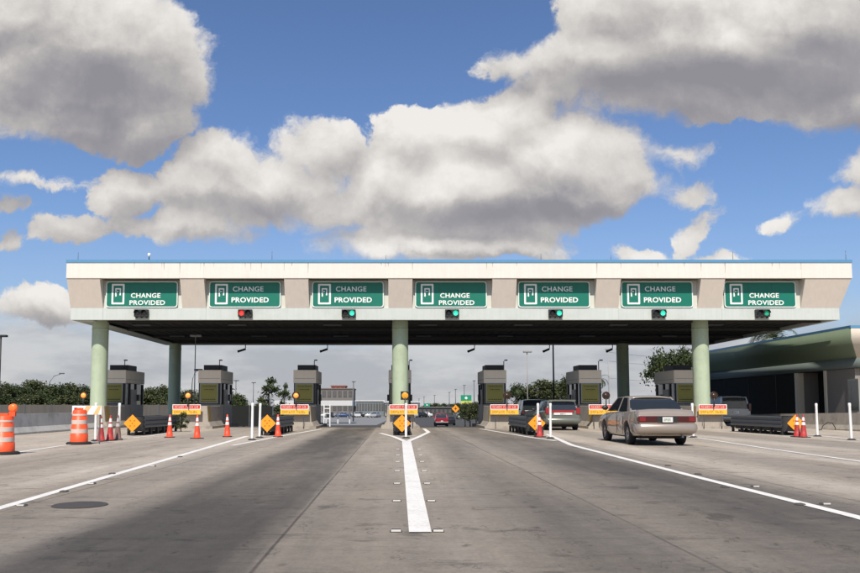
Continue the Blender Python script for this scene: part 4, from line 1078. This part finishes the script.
for i, (px, py) in enumerate([(419, 399), (424, 397), (434.5, 395.5), (449.3, 392.5), (455.5, 389.5), (464.2, 385.5), (474, 381)]):
    lamp_pole(px, py, 330 - i * 22, f'faint distant lamp post over the far road, {ords[i]} from the central column', r=.14)
# overhead road signs
def board_sign(px0, px1, py0, py1, Y, label, yellow=True):
    a = P(px0, py0, Y); c = P(px1, py1, Y); w_ = c.x - a.x; h_ = a.z - c.z; g = zg(Y)
    r = empty('guide_sign', ((a.x + c.x) / 2, Y, c.z), label, 'road sign')
    y0 = h_ * .28 if yellow else 0
    MB().box(-w_ / 2, w_ / 2, 0, .08, y0 + .003, h_).build('sign_panel', mat('bright_green_panel', (.01, .26, .14), .5), r)
    if yellow: MB().box(-w_ / 2, w_ / 2, 0, .08, 0, y0).build('lower_panel', mat('lime_yellow_panel', (.60, .58, .06), .5), r)
    b = MB(); zc_ = y0 + (h_ - y0) * .5; s = (h_ - y0) * .28
    b.prism([(-s, zc_), (0, zc_ - s), (s, zc_), (0, zc_ + s)], -.03, -.002) if yellow else b.box(-s, s, -.03, -.002, zc_ - s * .5, zc_ + s * .6)
    b.build('emblem', white_t, r)
    for sx in (-1, 1): MB().box(sx * w_ * .35 - .08, sx * w_ * .35 + .08, .09, .22, g - c.z, h_ * .9).build('post', pole_g, r)
board_sign(460.8, 471.5, 395, 403.2, 150, 'green guide sign with white mark and yellow lower strip')
board_sign(424, 430, 403.5, 406.5, 260, 'tiny green guide sign far right of the central column', False)
q = P(455.6, 408.6, 125); r = empty('work_sign', (q.x, 125, q.z), 'orange diamond work sign by the far road right of the red pickup', 'road sign')
MB().prism([(0, -.62), (.62, 0), (0, .62), (-.62, 0)], 0, .03).build('sign_panel', orange_d, r); MB().box(-.04, .04, .031, .08, zg(125) - q.z, .3).build('post', galv, r)
MB().box(-.2, .2, -.01, -.002, -.06, .06).box(-.05, .05, -.012, -.003, -.25, .25).build('symbol', black_t, r)
# wires
for i, (y0, y1) in enumerate(((352, 357), (361, 364), (378, 380))):
    a = P(608, y0, 110); c = P(700, y1, 118); mid = (a + c) / 2; mid.z -= .35
    tag(MB().tube([a, a.lerp(mid, .5) - Vector((0, 0, .06)), mid, c.lerp(mid, .5) - Vector((0, 0, .06)), c], .018, 5).build('overhead_wire', pole_g), f'thin overhead wire, {["highest", "middle", "lowest"][i]} of three beside the right rear column', 'wire', 'overhead wires')

# ------------------------------------------------------------------ trees
def leaf_mat(name, c):
    m = bpy.data.materials.new(name); m.use_nodes = True; t = NT(m.node_tree); b = m.node_tree.nodes['Principled BSDF']
    pos = E(t, t.new('ShaderNodeNewGeometry').outputs['Position'])
    ri = E(t, t.new('ShaderNodeNewGeometry').outputs['Random Per Island'])
    k = (t.noise(pos, 1.2, 3, .6) - .5) * 1.2 + ri * .7 + .65
    t.sock(b.inputs['Base Color'], t.vscale(t.mixc(ri, c, (c[0] * 1.35, c[1] * 1.1, c[2] * .9)), k)); b.inputs['Roughness'].default_value = .6
    b.inputs['Specular IOR Level'].default_value = .25; return m
leafA = leaf_mat('dark_green_leaves', (.040, .060, .022)); leafB = leaf_mat('olive_leaves', (.055, .072, .030)); leafP = leaf_mat('palm_leaves', (.042, .065, .028))
bark = mat('bark', (.07, .055, .04), .9, var=.3, vs=4, bump=.5)
def tree_mesh(h, rad, nclump, nleaf, ls, seed, leafm, name, label, trunk_h=.3, spiky=0.0):
    rr = random.Random(seed); r = empty(name, (0, 0, 0), label, 'tree')
    b = MB(); b.tube([(0, 0, -.2), (rr.uniform(-.1, .1), 0, h * .3), (rr.uniform(-.2, .2), .1, h * .7)], [.16 * h / 5, .11 * h / 5, .03], 8)
    cl = []
    for i in range(nclump):
        t = rr.random(); z = h * (trunk_h + (1 - trunk_h) * rr.random() ** .8); k = math.sin(math.pi * min(1, max(.12, (z / h - trunk_h * .6) / (1 - trunk_h * .6)) ** .8)) ** .6
        a = rr.uniform(0, 6.283); q = rad * k * (rr.random() ** .45) * rr.uniform(.8, 1.12)
        c = Vector((q * math.cos(a), q * math.sin(a), z)); cl.append((c, rad * rr.uniform(.16, .34)))
        if i % 3 == 0: b.tube([(0, 0, h * trunk_h * .8 + .2), c * .5 + Vector((0, 0, z * .3)), c], [.05, .03, .012], 5)
    b.build('trunk', bark, r)
    vs, fs = [], []
    for i in range(nleaf):
        c, cr = rr.choice(cl); d = Vector((rr.gauss(0, 1), rr.gauss(0, 1), rr.gauss(0, .8)))
        p = c + d * cr * .55; s = ls * rr.uniform(.6, 1.5)
        u = Vector((rr.gauss(0, 1), rr.gauss(0, 1), rr.gauss(0, 1) + spiky)).normalized(); v = u.cross(Vector((rr.gauss(0, 1), rr.gauss(0, 1), rr.gauss(0, 1)))).normalized()
        k = len(vs); a_ = 1.0 + spiky
        vs += [p - u * s * a_, p + v * s * .5, p + u * s * a_, p - v * s * .5]; fs.append((k, k + 1, k + 2, k + 3))
    MB().add(vs, fs).build('crown', leafm, r, fix=False); return r
def palm(h, seed, name, label, nf=18, fl=1.9):
    rr = random.Random(seed); r = empty(name, (0, 0, 0), label, 'palm')
    MB().tube([(0, 0, -.3), (.05, 0, h * .5), (.12, 0, h)], [.17, .12, .11], 10).build('trunk', bark, r)
    vs, fs = [], []
    for i in range(nf):
        a = 6.283 * i / nf + rr.uniform(-.2, .2); e0 = rr.uniform(-.25, 1.25); L = fl * rr.uniform(.8, 1.15)
        n = 13; pts = []
        p = Vector((.12, 0, h)); el = e0
        for k in range(n):
            pts.append(p.copy()); p = p + Vector((math.cos(a) * math.cos(el), math.sin(a) * math.cos(el), math.sin(el))) * L / n; el -= .15 + .03 * k / 4
        sd_ = Vector((-math.sin(a), math.cos(a), 0))
        for k in range(1, n):
            for sg in (-1, 1):
                for sub in (0, .5):
                    q = pts[k] + (pts[k - 1] - pts[k]) * sub; ll = .46 * fl / 1.9 * math.sin(math.pi * (k + 1.5) / (n + 2)) ** .7 * rr.uniform(.8, 1.2)
                    d = (sd_ * sg * .8 + (pts[k] - pts[k - 1]).normalized() * .6 + Vector((0, 0, rr.uniform(-.5, .05)))).normalized(); wv = (pts[k] - pts[k - 1]).normalized() * .035
                    m = len(vs); vs += [q - wv, q + wv, q + d * ll]; fs.append((m, m + 1, m + 2))
    MB().add(vs, fs).build('crown', leafP, r, fix=False); return r
T1 = [tree_mesh(5.6, 2.5, 34, 4200, .13, 11, leafA, 'broadleaf_tree', ''), tree_mesh(5.0, 2.2, 26, 3400, .13, 12, leafB, 'broadleaf_tree', ''), tree_mesh(6.2, 2.3, 30, 3800, .13, 13, leafA, 'broadleaf_tree', '')]
tu = set()
def place_tree(kind, px, Y, top_py, label, group, wid=1.0):
    src = T1[kind]
    if kind in tu: q = copy_tree(src)
    else: q = src; tu.add(kind)
    p = P(px, top_py, Y); z0 = zg(Y); H = p.z - z0; k = H / (5.6, 5.0, 6.2)[kind]
    q.location = (p.x, Y, z0); q.scale = (k * wid, k * wid, k); q.rotation_euler.z = random.uniform(0, 6.28)
    q['label'] = label; q['group'] = group; q['category'] = 'tree'; return q
tops = [(-26, 386), (-10, 384), (6, 386), (20, 387), (33, 384), (46, 388), (58, 386), (70, 387), (84, 388), (100, 389), (150, 391), (163, 388), (178, 391), (190, 393), (238, 396), (228, 391)]
for i, (px, ty) in enumerate(tops):
    where = 'left of the leftmost column' if px < 80 else ('seen between the two left booths' if px < 200 else 'between the second and third booths')
    nth = i + 1 if px < 80 else (i - 7 if px < 200 else i - 13)
    place_tree(i % 3, px, 88 + (i * 37 % 17), ty, f'bushy dark green tree {where}, number {nth} from the left', 'trees behind the left fence', 1.15)
for i, px in enumerate([-18, -2, 13, 27, 40, 53, 65, 79, 92, 145, 157, 170, 184]):
    place_tree((i + 1) % 3, px, 79 + i % 3, 396 + (i * 5 % 4), f'lower shrubby tree close behind the left fence, {(ords + ["thirteenth"])[i]} from the left', 'low trees behind the left fence', 1.6)
for i, (px, ty, Y) in enumerate([(244, 403, 84), (262, 405, 86), (232, 401, 85), (283, 405, 90), (222, 400, 86)]):
    place_tree(i % 3, px, Y, ty, f'low dark shrub above the dark fence, {["middle", "second from the right", "second from the left", "rightmost", "leftmost"][i]} of five', 'shrubs above the dark fence', 1.6)
sp = tree_mesh(6.0, 1.7, 16, 900, .12, 31, leafA, 'spiky_tree', 'thin spiky tree standing behind the two white posts', trunk_h=.25, spiky=1.0)
p = P(270, 381, 95); sp.location = (p.x, 95, zg(95)); k = (p.z - zg(95)) / 6; sp.scale = (k * 1.2, k * 1.2, k)
sp2 = copy_tree(sp); p = P(284, 386, 95); sp2.location = (p.x, 96, zg(95)); k = (p.z - zg(95)) / 6; sp2.scale = (k * .6, k * .6, k); sp2['label'] = 'smaller spiky tree just left of the third booth'
for i, (px, ty, Y, wd) in enumerate([(519, 386, 92, .9), (530, 388, 95, .9), (543, 384, 90, 1.3), (556, 385, 93, 1.0), (566, 380, 90, .9), (586, 384, 96, 1.), (637, 401, 88, 1.2)]):
    place_tree((i * 2) % 3, px, Y, ty, f'dark green tree behind the right booths, {ords[i]} from the left', 'trees behind the right booths', wd)
for i, (px, ty, Y) in enumerate([(470, 403.5, 92), (476, 404, 88), (465, 404.5, 97)]):
    place_tree(i, px, Y, ty, f'dark shrub left of the third booth from the right, {["middle", "right", "left"][i]} of three', 'shrubs beside the far road', 1.0)
for i, px in enumerate([428, 436, 444, 452, 458, 482, 362, 372, 393, 312, 498, 508]):
    place_tree(i % 3, px, 270, 404 - (i * 3 % 3) * .7, f'distant dark tree on the horizon, number {i + 1} of the far row', 'far horizon trees', 1.5)
place_tree(0, 668, 74, 353, 'big dark tree rising behind the rightmost booth', 'trees behind the right booths', .78)
place_tree(2, 684, 76, 352, 'tall narrow tree beside the rightmost mint column', 'trees behind the right booths', .6)
pa = palm(6.4, 5, 'palm_tree', 'palm tree right of the second booth from the right', fl=1.9)
def place_palm(q, px, ty, Y, lab, h=6.4):
    p = P(px, ty, Y); z0 = zg(Y); k = (p.z - z0) / (h + .9); q.location = (p.x, Y, z0); q.scale = (k, k, k); q['label'] = lab; q['group'] = 'palm trees'; q.rotation_euler.z = px
place_palm(pa, 599, 373, 80, 'palm tree right of the second booth from the right')
place_palm(copy_tree(pa), 591, 380, 84, 'smaller palm partly behind the second booth from the right')
place_palm(copy_tree(pa), 517, 384, 88, 'palm right of the third booth from the right')
place_palm(copy_tree(pa), 686, 365, 72, 'palm fronds beside the rightmost booth and the mint column')
p3 = palm(5.9, 9, 'palm_tree', 'palm with ragged fronds showing over the building roof edge', nf=22, fl=2.6); p3['group'] = 'palm trees'; q = P(768, 330, 58); p3.location = (29.6, 62.5, -.3); p3.scale = (1.1, 1.1, 1.17); 
sh = tree_mesh(1.0, .38, 16, 1100, .035, 51, leafA, 'green_shrub', 'small green shrub growing at the end of the leftmost crash cushion', trunk_h=.05)
q = G(183, 431.5); sh.location = (q.x, q.y - .3, 0); sh.scale = (1.0, 1.0, .95)
bpy.context.view_layer.update()
